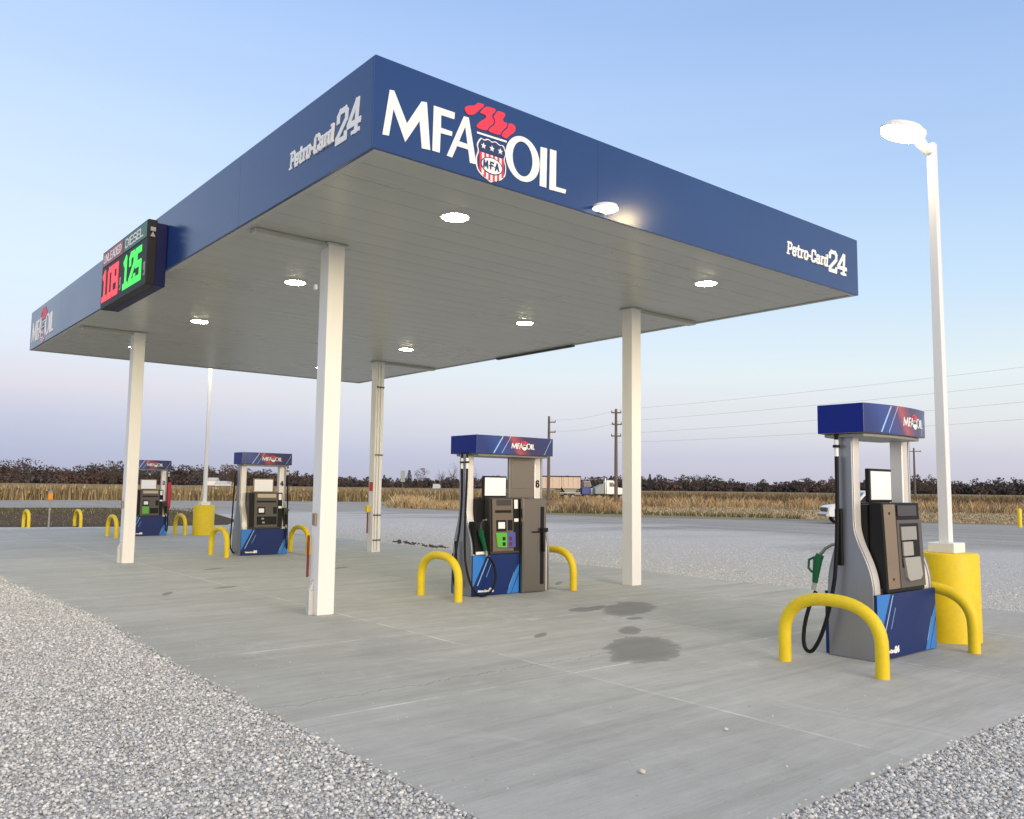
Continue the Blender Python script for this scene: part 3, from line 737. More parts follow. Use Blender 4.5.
    def plate(name, x0, x1, z0, z1, mm, d=.006, bev=.003, d0=.0005, par=None, cut=None):
        b = MB(); poly = cut or [(x0, z0), (x1, z0), (x1, z1), (x0, z1)]
        b.prism(poly, fc, d0, d); return b.build(name, mm, par or co, bevel=bev)
    if variant == 'card':
        plate('bronze_plate', -.395, -.175, .69, 1.485, 'bronze', .012)
        plate('display', -.12, .27, 1.37, 1.475, 'screen', .010)
        plate('face_panel', -.165, .345, .69, 1.335, 'mgrey', .016)
        plate('card_recess', -.12, .27, .88, 1.30, 'black', .019)
        plate('screen_hood', -.11, .20, 1.14, 1.27, 'grey', .03)
        plate('card_screen', -.10, .10, .99, 1.125, 'lgrey', .035)
        plate('card_screen_frame', .105, .15, .97, 1.135, 'black', .034)
        plate('keypad_flap', 0, 0, 0, 0, 'lgrey', .04, cut=[(-.10, .975), (.22, .975), (.25, .80), (.20, .76), (-.02, .75), (-.06, .78)])
        for x, z in ((-.30, .78), (-.30, 1.40)): plate('lock', x-.012, x+.012, z-.012, z+.012, 'black', .017)
    else:
        xo = -.10 if variant == 'wide' else 0
        plate('left_rail', cx0+.01, cx0+.13+xo, .69, 1.48, 'black', .010)
        plate('right_rail', cx1-.12, cx1-.01, .69, 1.48, 'black', .010)
        plate('sticker', cx1-.105, cx1-.03, 1.33, 1.47, 'signwhite', .012)
        plate('sticker', cx1-.11, cx1-.025, 1.13, 1.18, 'signwhite', .012)
        mid = 'bronze2' if variant == 'wide' else 'mgrey'
        plate('face_panel', cx0+.14+xo, cx1-.13, .69, 1.48, mid, .012)
        plate('display', cx0+xo+.21, cx1-.17, 1.38, 1.47, 'screen' if variant == 'wide' else 'panelwarm', .016)
        plate('slot', cx0+xo+.19, cx1-.17, 1.27, 1.31, 'black', .02)
        plate('card_reader', cx1-.24, cx1-.15, 1.0, 1.16, 'black', .022)
        plate('pin_screen', cx0+xo+.24, cx0+xo+.37, 1.03, 1.13, 'signwhite', .024)
        plate('pin_frame', cx0+xo+.21, cx0+xo+.40, .99, 1.16, 'black', .021)
        if variant == 'wide':
            g1 = plate('green_button_panel', cx0+xo+.20, cx0+xo+.41, .75, .97, 'pgreen', .03, .01, cut=[(cx0+xo+.22, .75), (cx0+xo+.41, .74), (cx0+xo+.41, .97), (cx0+xo+.19, .97)])
            g2 = plate('blue_button_panel', cx0+xo+.412, cx1-.10, .74, .975, 'pblue', .03, .01)
            for i, (x, z) in enumerate(((cx0+xo+.34, .80), (cx0+xo+.34, .88), (cx0+xo+.47, .80), (cx0+xo+.47, .88))):
                plate('button', x-.028, x+.028, z-.026, z+.026, 'black' if i < 2 else 'dred', .04, .01)
        elif variant == 'green':
            plate('green_button_panel', cx0+xo+.20, cx0+xo+.40, .74, .97, 'pgreen', .03, .01)
            plate('keypad', cx0+xo+.44, cx1-.15, .75, .92, 'black', .02)
        else:
            plate('keypad', cx0+xo+.20, cx1-.15, .75, .94, 'black', .02)
            for x, z in ((cx0+xo+.34, .89), (cx0+xo+.36, .80)): plate('button', x-.03, x+.03, z-.02, z+.02, 'lgrey', .03, .006)
    # white topper screen between the pillars
    tx0, tx1 = (-.26, .24) if variant != 'wide' else (-.47, -.01)
    if variant == 'card': tx0, tx1 = -.37, .08
    b = MB(); b.box(tx0, tx1, -.10, -.055, 1.462, 1.79); o = b.build('topper_frame', 'black' if variant in('wide', 'card') else 'bronze', root, bevel=.008)
    b = MB(); b.box(tx0+.025, tx1-.025, -.106, -.1005, 1.488, 1.765); b.build('topper_screen', 'panelwhite', o)
    if num:
        b = MB(); fnn = lambda p, q, d: (p, -.0512-d, q)
        write(b, num, fnn, hw-.135, 1.62, .12, .2, 0, 0, .9, .001); b.build('number', 'black', root)
    return root
M['panelwarm'] = mat('warm_display', (.5, .42, .3), .3)

def coupling(b, x, y, z, mi=1):
    b.tube([(x, y, z), (x, y, z-.05)], .022, 10, mi); b.tube([(x, y, z-.05), (x, y, z-.075)], .034, 10, 0); b.tube([(x, y, z-.075), (x, y, z-.16)], .02, 10, mi)

# --- pump 1 (nearest, right)
P1 = (3.45, -5.50, 0)
d1 = dispenser(P1, 'nearest fuel pump, grey keypad flap and bronze plate, beside the tall lamp', W=1.2, variant='card', scale=1.03)
b = MB(); x, y = -.66, .07
b.tube([(x, y, 2.14), (x, y, 2.0)], .018, 10)
coupling(b, x, y, 2.06)
b.tube(hose_path(((x, y, 1.92), (x-.01, y, 1.5), (x-.0, y, 1.2), (x-.03, y+.03, .75)), ((x-.03, y+.03, .75), (x-.05, y+.08, .40), (x-.07, y+.16, .14), (x-.10, y+.24, .04)),
                 ((x-.10, y+.24, .04), (x-.15, y+.36, -.03), (x-.10, y+.34, .35), (x-.03, y+.23, .60))), .019, 12)
h = b.build('hose', ['rubber', 'signwhite'], d1)
nozzle(d1, Vector((x-.02, y+.22, .84)), Matrix.Rotation(R(200), 4, 'Z') @ Matrix.Rotation(R(-8), 4, 'X') @ Matrix.Scale(1.15, 4))
b = MB(); b.box(-.64, -.603, .05, .12, .86, 1.40); b.build('nozzle_boot', 'black', d1, bevel=.01)
# --- pump 2
P2 = (3.33, .50, 0)
d2 = dispenser(P2, 'wide fuel pump number 6 with green and blue button panels and steel cabinet', W=1.56, D=.54, variant='wide', num='6')
b = MB(); b.box(.13, .62, -.33, -.245, .0, 1.45)
c = b.build('steel_cabinet', 'steel', d2, bevel=.012)
b = MB(); b.box(.14, .43, -.345, -.331, .02, 1.43); b.build('cabinet_door', 'steel', c, bevel=.006)
b = MB(); b.box(.50, .565, -.339, -.331, .12, 1.32); b.build('hose_slot', 'black', c)
b = MB(); b.tube([(.32, -.36, .93), (.32, -.375, .93), (.58, -.375, .93), (.58, -.36, .93)], .011, 8); b.build('handle', 'black', c)
b = MB(); b.box(.49, .60, -.40, -.341, .93, .99); b.tube([(.535, -.36, .93), (.535, -.365, .62)], .022, 10); b.build('valve', 'black', c, bevel=.004)
b = MB(); b.box(.08, .612, -.045, .0, 1.45, 2.118); b.build('steel_panel', 'steel', d2, bevel=.006)
b = MB(); b.box(.14, .55, -.051, -.0455, 1.60, 2.05); b.build('steel_plate', 'steel', d2, bevel=.004)
b = MB(); b.box(-.74, -.57, -.275, -.10, .62, 1.10); nb = b.build('nozzle_boot', 'black', d2, bevel=.01)
b = MB(); b.box(-.735, -.575, -.295, -.276, .62, .66); b.build('boot_lip', 'signwhite', d2)
nozzle(d2, Vector((-.655, -.325, .86)), Matrix.Rotation(R(180), 4, 'Z') @ Matrix.Rotation(R(20), 4, 'Y') @ Matrix.Scale(1.4, 4))
x, y = -.825, -.02
b = MB(); b.tube([(x, y, 2.14), (x, y, 2.0)], .018, 10); coupling(b, x, y, 2.05)
b.tube(hose_path(((x, y, 1.9), (x+.02, y, 1.5), (x-.0, y, 1.2), (x-.03, y, .95)), ((x-.03, y, .95), (x-.1, y, .6), (x-.14, y+.02, .3), (x-.06, y+.04, .14)),
                 ((x-.06, y+.04, .14), (x, y+.06, .05), (x+.0, y+.1, .5), (x-.01, y+.12, .8))), .017, 12)
b.build('hose', ['rubber', 'signwhite'], d2)
b = MB(); b.tube([(x, y-.13, 2.14), (x, y-.13, 2.0)], .018, 10); coupling(b, x, y-.13, 2.05)
b.tube(hose_path(((x, y-.13, 1.9), (x, y-.13, 1.4), (x-.06, y-.15, 1.0), (x-.06, y-.2, .55)), ((x-.06, y-.2, .55), (x-.06, y-.28, .2), (x+.02, y-.36, .02), (x+.14, y-.36, .025)),
                 ((x+.14, y-.36, .025), (x+.40, y-.38, .02), (x+.50, y-.36, .42), (x+.265, y-.31, .60))), .017, 12)
b.build('hose', ['rubber', 'signwhite'], d2)
# --- pump 3
P3 = (3.15, 9.28, 0)
d3 = dispenser(P3, 'fuel pump number 4 with black nozzle on right, between left and back columns', variant='std', num='4', scale=.985)
def right_hose(d, mm='black'):
    b = MB(); b.box(.46, .56, -.26, -.14, .66, 1.10); b.build('nozzle_boot', 'dgrey', d, bevel=.01)
    nozzle(d, Vector((.51, -.28, .84)), Matrix.Rotation(R(180), 4, 'Z'), cov=mm)
    b = MB(); x, y = .63, -.02
    b.tube([(x, y, 2.14), (x, y, 2.0)], .018, 10); coupling(b, x, y, 2.05)
    b.tube(hose_path(((x, y, 1.9), (x+.02, y, 1.4), (x+.03, y, .9), (x+.02, y-.05, .4)), ((x+.02, y-.05, .4), (x+.01, y-.1, .1), (x-.08, y-.28, .02), (x-.12, y-.3, .3)), ((x-.12, y-.3, .3), (x-.13, y-.3, .45), (x-.125, y-.28, .6), (x-.12, y-.26, .65))), .017, 12)
    b.build('hose', ['rubber', 'signwhite'], d); b = MB()
    b.tube(hose_path(((-x, .1, 1.9), (-x-.02, .1, 1.4), (-x-.03, .1, .9), (-x-.05, .1, .5)), ((-x-.05, .1, .5), (-x-.1, .1, .2), (-x-.0, .1, .05), (-x+.05, .1, .05))), .017, 12)
    b.build('hose', ['rubber', 'signwhite'], d)
right_hose(d3)
# --- pump 4
P4 = (3.14, 18.0, 0)
d4 = dispenser(P4, 'farthest fuel pump with green panel and red hose cover, behind the left column', variant='green', num='2', scale=.98)
right_hose(d4)
b = MB(); b.box(.59, .71, -.10, .02, .85, 1.7); b.build('hose_cover', 'dred2', d4, bevel=.03) if 'dred2' in M else None
M['dred2'] = mat('red_sleeve', (.5, .02, .06), .5); b.build('hose_cover', 'dred2', d4, bevel=.03)

# ------------------------------------------------------------------ hoop guards
def hoop_mesh(L=.95, H=.62, r=.058):
    a = L/2; pts = [(0, -a, -.0), (0, -a, .12), (0, -a, .24)]
    for i in range(1, 24):
        t = math.pi*(1-i/24); pts.append((0, a*math.copysign(abs(math.cos(t))**.82, math.cos(t)), .24+(H-.24)*abs(math.sin(t))**.82))
    pts += [(0, a, .24), (0, a, .12), (0, a, 0)]
    b = MB(); b.tube(pts, r, 18); return b
HL = [((2.20, -5.65), 'yellow pipe hoop guard in front left of the nearest pump'), ((4.12, -5.64), 'yellow pipe hoop guard between nearest pump and the lamp base'),
      ((2.08, .41), 'yellow pipe hoop guard left of pump number 6'), ((4.41, .50), 'yellow pipe hoop guard right of the steel cabinet'),
      ((2.15, 9.2), 'yellow pipe hoop guard left of pump number 4'), ((4.08, 9.15), 'yellow pipe hoop guard right of pump number 4, beside nearest column'),
      ((2.06, 17.65), 'yellow pipe hoop guard just left of the left canopy column'), ((4.18, 17.95), 'yellow pipe hoop guard between farthest pump and the far lamp base'),
      ((1.05, 25.0), 'small yellow hoop guard at the far left edge, left of marker post'), ((2.75, 25.0), 'small yellow hoop guard on the far verge, right of marker post')]
h0 = None
for (x, y), lb in HL:
    if h0 is None: h0 = hoop_mesh().build('hoop_guard', 'yellow'); o = h0
    else: o = h0.copy(); COL.objects.link(o)
    o.location = (x, y, 0 if y < 24 else -.035); tag(o, lb, 'guard rail', 'yellow hoop guards beside the pumps')

# ------------------------------------------------------------------ lamps
def lamp_post(x, y, label, blabel, lit=True, rz=R(143)):
    o = MB(); prof = [(.325, 0), (.325, .93), (.315, .95)]
    o.tube([(0, 0, 0), (0, 0, .925), (0, 0, .95)], [.325, .325, .31], 56)
    base = o.build('pole_base', 'yellow', None, loc=(x, y, 0)); tag(base, blabel, 'pole base', 'yellow cylindrical lamp bases')
    r = empty('lamp_post', (x, y, .95), label, 'lamp post', 'tall white lot lamps')
    b = MB(); b.box(-.145, .145, -.145, .145, .0, .11); b.build('base_cover', 'pole_white', r, bevel=.008)
    b = MB(); p = []
    for z, s in ((.1105, .056), (4.72, .042)): p += [(-s, -s, z), (s, -s, z), (s, s, z), (-s, s, z)]
    b.add(p, [(3, 2, 1, 0), (4, 5, 6, 7), (0, 1, 5, 4), (1, 2, 6, 5), (2, 3, 7, 6), (3, 0, 4, 7)])
    b.build('pole', 'pole_white', r, bevel=.006)
    
    # arm rises from the pole side to an oval head
    A = Matrix.Translation((0, 0, 4.66)) @ Matrix.Rotation(rz, 4, 'Z')
    T = A @ Matrix.Translation((.14, 0, .17)) @ Matrix.Rotation(R(-10), 4, 'Y')
    b = MB(); b.tube([tuple(A @ Vector(q)) for q in ((.03, 0, -.05), (.08, 0, .0), (.14, 0, .09), (.2, 0, .17))], [.045, .05, .06, .075], 14)
    b.build('arm', 'pole_white', r)
    def oval(k): return [(.20+(.27*k)*math.cos(t), .165*k*math.sin(t)) for t in [2*math.pi*i/40 for i in range(40)]]
    b = MB(); b.prism(oval(1), lambda p, q, d: tuple(T @ Vector((p, q, d))), -.012, .03)
    b.prism(oval(.8), lambda p, q, d: tuple(T @ Vector((p, q, d))), .031, .075)
    hd = b.build('lamp_head', 'pole_white', r, bevel=.015, seg=3)
    b = MB(); b.prism(oval(.93), lambda p, q, d: tuple(T @ Vector((p, q, d))), -.075, -.013); b.build('lens', 'lamplens', hd, bevel=.03, seg=3)
    return r
lamp_post(4.76, -5.6, 'tall white square lamp post with lit head beside the nearest pump', 'large yellow cylinder base beside the nearest pump')
lamp_post(4.76, 17.5, 'distant white lamp post rising behind the canopy, head hidden', 'distant yellow cylinder base between the two far pumps', rz=R(-135))

# ------------------------------------------------------------------ posts
o = empty('marker_post', (1.57, 23.9, -.035), 'thin grey marker post with orange box on top, at far left', 'marker post')
b = MB(); b.tube([(0, 0, 0), (0, 0, 1.1)], .03, 10); b.build('post', 'grey', o)
b = MB(); b.box(-.075, .075, -.05, .05, 1.04, 1.27); b.build('orange_box', 'orange', o, bevel=.01)
b = MB(); b.box(-.06, .06, -.04, .04, 1.271, 1.34); b.build('cap', 'grey', o, bevel=.01)
b = MB(); b.tube([(0, 0, 0), (0, 0, .9), (0, 0, .96)], [.1, .1, .06], 20); o = b.build('bollard', 'yellow', None, loc=(*gp(1020, 527), -.04)); tag(o, 'single yellow bollard at the far right edge of the lot', 'bollard')

# ------------------------------------------------------------------ vegetation helpers
def clumps(name, centres, mats_, parent=None):
    """centres: list of (x,y,z, size, material index) -> randomly turned ragged leaf faces in one mesh"""
    n = len(centres); C = np.array([c[:3] for c in centres]); s = np.array([c[3] for c in centres]); mi = np.array([c[4] for c in centres])
    a = rng.standard_normal((n, 3)); a /= np.linalg.norm(a, axis=1)[:, None]; b = rng.standard_normal((n, 3)); b -= (a*b).sum(1)[:, None]*a; b /= np.linalg.norm(b, axis=1)[:, None]
    ang = np.array([0, 2.1, 4.2])[None]+rng.random((n, 3))*.8; rad = s[:, None]*(.6+.7*rng.random((n, 3)))
    V = C[:, None]+(np.cos(ang)*rad)[..., None]*a[:, None]+(np.sin(ang)*rad)[..., None]*b[:, None]
    V = V.reshape(-1, 3)
    me = bpy.data.meshes.new(name); me.vertices.add(len(V)); me.vertices.foreach_set('co', V.ravel())
    me.loops.add(3*n); me.loops.foreach_set('vertex_index', np.arange(3*n, dtype=np.int32)); me.polygons.add(n); me.polygons.foreach_set('loop_start', (np.arange(n)*3).astype(np.int32))
    for m_ in mats_: me.materials.append(m_)
    me.polygons.foreach_set('material_index', mi.astype(np.int32)); me.update()
    o = bpy.data.objects.new(name, me); COL.objects.link(o)
    if parent: o.parent = parent
    return o
LV = [mat('leaf_plum', (.065, .048, .045), .9), mat('leaf_brown', (.10, .062, .046), .9), mat('leaf_dark_green', (.028, .032, .028), .9), mat('leaf_olive', (.048, .043, .034), .9), mat('twig_grey', (.075, .062, .062), .9)]
bark = mat('bark', (.07, .055, .045), .9)

# far wood along the horizon, as one mass
def prof_h(u):
    pts = [(-400, 17), (0, 17), (30, 19), (55, 13), (90, 15), (112, 21), (125, 15), (160, 17), (185, 19), (215, 15), (232, 20), (250, 15), (290, 13), (330, 9), (380, 8), (430, 9), (480, 11), (560, 12), (600, 13), (640, 14), (690, 15), (720, 13), (750, 11), (775, 9),
           (800, 13), (830, 11), (880, 12), (920, 15), (940, 12), (980, 12), (1024, 14), (1400, 15)]
    for (a, ha), (b, hb) in zip(pts[:-1], pts[1:]):
        if a <= u <= b: return ha+(hb-ha)*(u-a)/(b-a)
    return 12
cs = []
for row, dist in enumerate((430, 445, 465, 490)):
    u = -330.0
    while u < 1330:
        d_ = dist+random.uniform(-8, 8); x, y = gd(u, d_)
        px = (prof_h(u)*random.choice((.55, .7, .8, .9, 1.0, 1.12))*random.uniform(.92, 1.04) if row else prof_h(u)*random.uniform(.35, .75)); h = 1.6+px*d_/FOC; w = h*random.uniform(.28, .75)
        k = random.choices((0, 1, 2, 3, 4), (34, 24, 18, 8, 16))[0]
        for i in range(150):
            t = random.random(); zz = h*(.03+.97*t); rr = w*(1-abs(t-.45)*1.25)*random.random()**.5; a = random.uniform(0, 6.28)
            cs.append((x+rr*math.cos(a), y+rr*math.sin(a), zz, random.uniform(.3, .7) if t > .75 else random.uniform(.5, 1.2), k if random.random() < .7 else random.choice((0, 1, 4))))
        u += random.uniform(4.0, 8.0)
o = clumps('far_wood', cs, LV); o['kind'] = 'stuff'; tag(o, 'dark bare autumn wood along the whole horizon beyond the fields', 'wood')

def tree(u, dist, hpx, wpx, kind, label, group='trees standing before the far wood'):
    x, y = gd(u, dist); h = 1.6+hpx*dist/FOC; w = wpx*dist/FOC/2
    r = empty('tree' if kind != 'evergreen' else 'evergreen_tree', (x, y, -.05), label, 'tree', group)
    b = MB(); b.tube([(0, 0, 0), (.1, .05, h*.3), (0, 0, h*.62)], [h*.022, h*.017, h*.008], 8)
    for i in range(14):
        a = random.uniform(0, 6.28); z0 = h*random.uniform(.22, .6); L = w*random.uniform(.6, 1.0)
        b.tube([(0, 0, z0), (L*.5*math.cos(a), L*.5*math.sin(a), z0+h*.14), (L*.9*math.cos(a), L*.9*math.sin(a), min(h*.97, z0+h*.33))], [h*.009, h*.006, h*.002], 5)
    b.build('trunk', bark, r)
    cc = []; N_ = {'bare': 420, 'evergreen': 900, 'rust': 700}[kind]; cl = [(random.gauss(0, .5), random.gauss(0, .5), random.uniform(.3, .95)) for _ in range(12)]
    for i in range(N_):
        if kind == 'evergreen':
            t = random.random(); rr = w*(1.05-t)**.7*random.random()**.4; a = random.uniform(0, 6.28); cc.append((rr*math.cos(a), rr*math.sin(a), h*(.06+.94*t), h*random.uniform(.012, .03), 2))
        else:
            c = random.choice(cl); t = min(.99, max(.18, c[2]+random.gauss(0, .09))); q = math.sqrt(max(.05, 1-((t-.6)/.42)**2))
            cc.append((w*q*(c[0]*.9+random.gauss(0, .22)), w*q*(c[1]*.9+random.gauss(0, .22)), h*t, h*random.uniform(.005, .012) if kind == 'bare' else h*random.uniform(.012, .026), random.choice((4, 4, 0)) if kind == 'bare' else random.choice((0, 1, 1))))
    clumps('crown', cc, LV, r)
tree(409, 240, 17, 11, 'evergreen', 'dark rounded evergreen just right of the green road sign')
tree(421, 250, 19, 15, 'rust', 'rust brown bushy tree right of the dark evergreen, behind white dot')
tree(384, 260, 12, 8, 'evergreen', 'low dark evergreen between back column and the green road sign')
tree(441, 220, 22, 12, 'bare', 'spindly tree with open clumps left of pump 6 hoses')
tree(453, 215, 25, 15, 'bare', 'tall bare grey tree immediately behind the hoses of pump 6')
tree(474, 235, 22, 12, 'bare', 'bare grey tree seen between the hoses and screen of pump 6')
tree(650, 300, 16, 7, 'evergreen', 'narrow pointed evergreen right of the right front column')
tree(696, 330, 16, 24, 'rust', 'broad rusty olive tree standing above the wood at right centre')
tree(592, 260, 13, 16, 'evergreen', 'dark rounded tree behind the grain truck cab')
tree(611, 250, 14, 9, 'evergreen', 'dark peaked evergreen behind the white semi truck')
tree(932, 300, 17, 16, 'rust', 'brown tree clump rising above the wood behind the lamp post')
tree(832, 280, 15, 10, 'rust', 'brown tree just left of the nearest pump, behind the hose')
tree(113, 380, 19, 18, 'rust', 'brown crown bulging above the wood left of the left column')
tree(232, 360, 19, 22, 'rust', 'brown crown above the wood seen beside pump 4')
tree(18, 380, 17, 24, 'rust', 'brown crown bulging above the wood at the far left')

# standing dry corn: stalks along the front, a ragged top behind
CN = [mat('corn_straw', (.33, .24, .115), .9), mat('corn_tan', (.27, .2, .10), .9), mat('corn_brown', (.17, .12, .065), .9), mat('corn_pale', (.4, .32, .18), .9)]
CN2 = [mat('corn_straw_far', (.24, .17, .085), .9), mat('corn_tan_far', (.19, .135, .07), .9), mat('corn_brown_far', (.13, .09, .05), .9), mat('corn_pale_far', (.28, .21, .12), .9)]
def blades(name, pts, mats_, lean=.25):
    """pts rows: x,y,z,h,w,mi -> bent upright blades"""
    A = np.array(pts); n = len(A); th = rng.random(n)*6.28; h = A[:, 3]; w = A[:, 4]
    dx, dy = np.cos(th)*w/2, np.sin(th)*w/2; lx = rng.standard_normal(n)*lean*h; ly = rng.standard_normal(n)*lean*h
    V = np.zeros((n, 4, 3)); x, y, z = A[:, 0], A[:, 1], A[:, 2]
    V[:, 0] = np.stack([x-dx, y-dy, z], 1); V[:, 1] = np.stack([x+dx, y+dy, z], 1)
    V[:, 2] = np.stack([x+dx*.7+lx*.5, y+dy*.7+ly*.5, z+h*.62], 1); V[:, 3] = np.stack([x+lx, y+ly, z+h], 1)
    F = np.array([[0, 1, 2], [0, 2, 3]])[None]+(np.arange(n)*4)[:, None, None]; F = F.reshape(-1, 3)
    V = V.reshape(-1, 3); me = bpy.data.meshes.new(name); me.vertices.add(len(V)); me.vertices.foreach_set('co', V.ravel())
    me.loops.add(F.size); me.loops.foreach_set('vertex_index', F.ravel().astype(np.int32)); me.polygons.add(len(F)); me.polygons.foreach_set('loop_start', (np.arange(len(F))*3).astype(np.int32))
    for m_ in mats_: me.materials.append(m_)
    me.polygons.foreach_set('material_index', np.repeat(A[:, 5].astype(np.int32), 2)); me.update()
    o = bpy.data.objects.new(name, me); COL.objects.link(o); return o
def corn(name, ua, ub, dist, deep, hgt, label, dens=1.0):
    pts = []
    lat = abs(ub-ua)/FOC*dist
    N_ = int(lat*deep*9*dens)
    for i in range(N_):
        u = random.uniform(ua, ub); t = random.random()**1.7; d_ = dist(u) if callable(dist) else dist
        x, y = gd(u, d_+t*deep); hh_ = hgt*random.uniform(.82, 1.03)
        pts.append((x, y, -.05, hh_, random.uniform(.06, .16), random.choices((0, 1, 2, 3), (4, 4, 2, 2))[0]))
    for i in range(int(N_*.9)):     # hanging leaves higher up
        u = random.uniform(ua, ub); t = random.random()**1.7
        x, y = gd(u, dist+t*deep); z0 = hgt*random.uniform(.3, .8)
        pts.append((x, y, z0, hgt*random.uniform(.15, .3), random.uniform(.1, .25), random.choices((0, 1, 2, 3), (4, 3, 2, 3))[0]))
    o = blades(name, pts, CN if ua < 500 else CN2, .12); o['kind'] = 'stuff'; tag(o, label, 'corn')
    # body of the crop behind its edge: lumpy top surface
    b = MB(); nu = 120; rows = [0, 1, 2, 4, 8, 16, 40, 100, 200, 330]; k0 = 0; vs = []
    for r_, dd_ in enumerate(rows):
        for i in range(nu+1):
            u = ua+(ub-ua)*i/nu; x, y = gd(u, dist+deep*.55+dd_)
            z = hgt*.93+random.uniform(-.07, .04); vs.append((x, y, z if r_ else -.05))
    fs = []
    for r_ in range(len(rows)-1):
        for i in range(nu): a = r_*(nu+1)+i; fs.append((a, a+1, a+nu+2, a+nu+1))
    b.add(vs, fs, 0); mm = mat('corn_mass', (.3, .22, .12), .95); n = NT(mm); nn = n.noise(n.obj((1, 1, .25)), 2.2, 6, .75)
    n.link(n.ramp(nn, [(.3, (.13, .095, .05)), (.5, (.21, .155, .085)), (.7, (.29, .225, .13))]), n.b.inputs['Base Color']); n.bump(nn, .8, .2)
    q = b.build('corn_mass', mm, o); q['kind'] = 'stuff'
corn('corn_field', -420, 560, 92, 9, 1.52, 'tall standing dry corn beyond the left road', .8)
corn('corn_field', 560, 1420, 128, 12, 1.50, 'tall standing dry corn beyond the verge at right', .6)

# weeds and rough dry grass along the right verge
WD = [mat('weed_orange', (.46, .29, .13), .9), mat('weed_straw', (.5, .39, .22), .9), mat('weed_brown', (.2, .14, .085), .9), mat('weed_green', (.09, .105, .04), .9)]
pts = []
def tuft(x, y, h, n_, spread, mi):
    for i in range(n_):
        a = random.uniform(0, 6.28); r_ = spread*random.random()
        pts.append((x+r_*math.cos(a), y+r_*math.sin(a), -.05, h*random.uniform(.5, 1.05), random.uniform(.03, .08), mi if random.random() < .7 else random.choice((0, 1, 2))))
for i in range(900):
    u = random.uniform(560, 1330); d_ = random.uniform(84, 112); x, y = gd(u, d_)
    nz = noise.noise(Vector((u*.02, d_*.1, 0)))
    if nz < -.15: continue
    tuft(x, y, random.uniform(.5, 1.15)*(1+.4*nz), 26, 1.0, random.choice((0, 0, 1, 2)))
for i in range(360):                       # the denser patch below the trucks
    u = random.uniform(545, 640); d_ = random.uniform(60, 92); x, y = gd(u, d_)
    tuft(x, y, random.uniform(.5, 1.15)*(.5+.5*(1-abs(u-592)/50)) if u < 640 else .5, 30, .8, random.choice((0, 1, 2, 2)))
for i in range(260):                       # spit of tall grass left of pump 6
    u = random.uniform(390, 480); d_ = random.uniform(66, 84); x, y = gd(u, d_)
    tuft(x, y, random.uniform(.5, 1.0)*(1.15 if 398 < u < 428 else .6), 30, .7, random.choice((1, 1, 0)))
o = blades('weeds', pts, WD, .3); o['kind'] = 'stuff'; tag(o, 'clumps of tall dry orange and straw weeds along the field edge', 'weeds')
pts = []
for i in range(26000):                     # short mown verge with a greener rim
    u = random.uniform(470, 1330); t = random.random()
    v0 = 511.5+(u-480)*.0245 if u < 1024 else 525+(u-1024)*.02
    v_ = v0-1.0-t*(v0-507)*.95
    if v_ < 500: continue
    x, y = gp(u, v_); green = t < .22 and u < 800
    pts.append((x, y, -.05, random.uniform(.05, .14) if not green else random.uniform(.12, .28), random.uniform(.04, .1), 3 if green and random.random() < .75 else random.choice((1, 1, 2))))
for i in range(9000):                      # left verge
    u = random.uniform(-60, 215); v_ = random.uniform(508.5, 525); x, y = gp(u, v_)
    g_ = v_ < 514
    pts.append((x, y, -.035, random.uniform(.05, .2) if g_ else random.uniform(.02, .07), random.uniform(.03, .07), 3 if g_ and random.random() < .6 else (2 if random.random() < .93 else 1)))
o = blades('verge_grass', pts, WD, .35); o['kind'] = 'stuff'; tag(o, 'short dry and greenish grass of the roadside verges', 'grass')

# ------------------------------------------------------------------ utility poles and wires
def upole(x, y, h, label, arms, rz, lean=0):
    r = empty('utility_pole', (x, y, -.05), label, 'utility pole', 'wooden utility poles along the road', rz)
    b = MB(); b.tube([(0, 0, 0), (lean*.5, 0, h*.5), (lean, 0, h)], [.17, .15, .11], 12); b.build('pole', 'wood', r)
    for z, L, off in arms:
        b = MB(); b.box(off-L/2+lean*z/h, off+L/2+lean*z/h, -.16-.05, -.16+.05, z-.06, z+.06)
        for sx_ in (-.45, .45): b.tube([(off+sx_*L+lean*z/h, -.16, z+.061), (off+sx_*L+lean*z/h, -.16, z+.2)], [.05, .03], 8)
        b.build('crossarm', 'wood', r)
    return r
upx = {}
xA, yA = gd(616, 76); xB, yB = gd(548.5, 84); xC, yC = gd(915, 135); xD, yD = gd(1500, 62)
upole(xA, yA, 8.9, 'wooden utility pole with three short crossarms left of right front column', [(8.55, .9, 0), (7.5, .9, .05), (6.45, .9, 0)], YAW*-1)
upole(xB, yB, 8.9, 'wooden utility pole rising behind the right end of pump 6', [(8.3, .7, .3), (7.3, .7, .3)], -YAW)
upole(xC, yC, 8.2, 'distant thin utility pole with single wide crossarm by the lamp post', [(7.7, 1.9, 0)], -YAW)
def wire(p, q, sag, r=.012):
    b = MB(); P = Vector(p); Q = Vector(q); pts_ = []
    for i in range(25):
        t = i/24; w_ = P.lerp(Q, t); w_.z -= sag*4*t*(1-t); pts_.append(w_)
    b.tube(pts_, r, 4); return b
for i, (z, ze, lb) in enumerate(((8.75, 11.0, 'topmost overhead wire running right from the three arm pole'), (7.7, 9.9, 'second overhead wire from the top, running right'), (6.6, 8.7, 'third overhead wire from the top, running right'), (5.8, 7.4, 'lowest overhead wire running right from the three arm pole'))):
    o = wire((xA, yA, z), (xD, yD, ze), .4, .006).build('overhead_wire', 'wire'); tag(o, lb, 'wire')
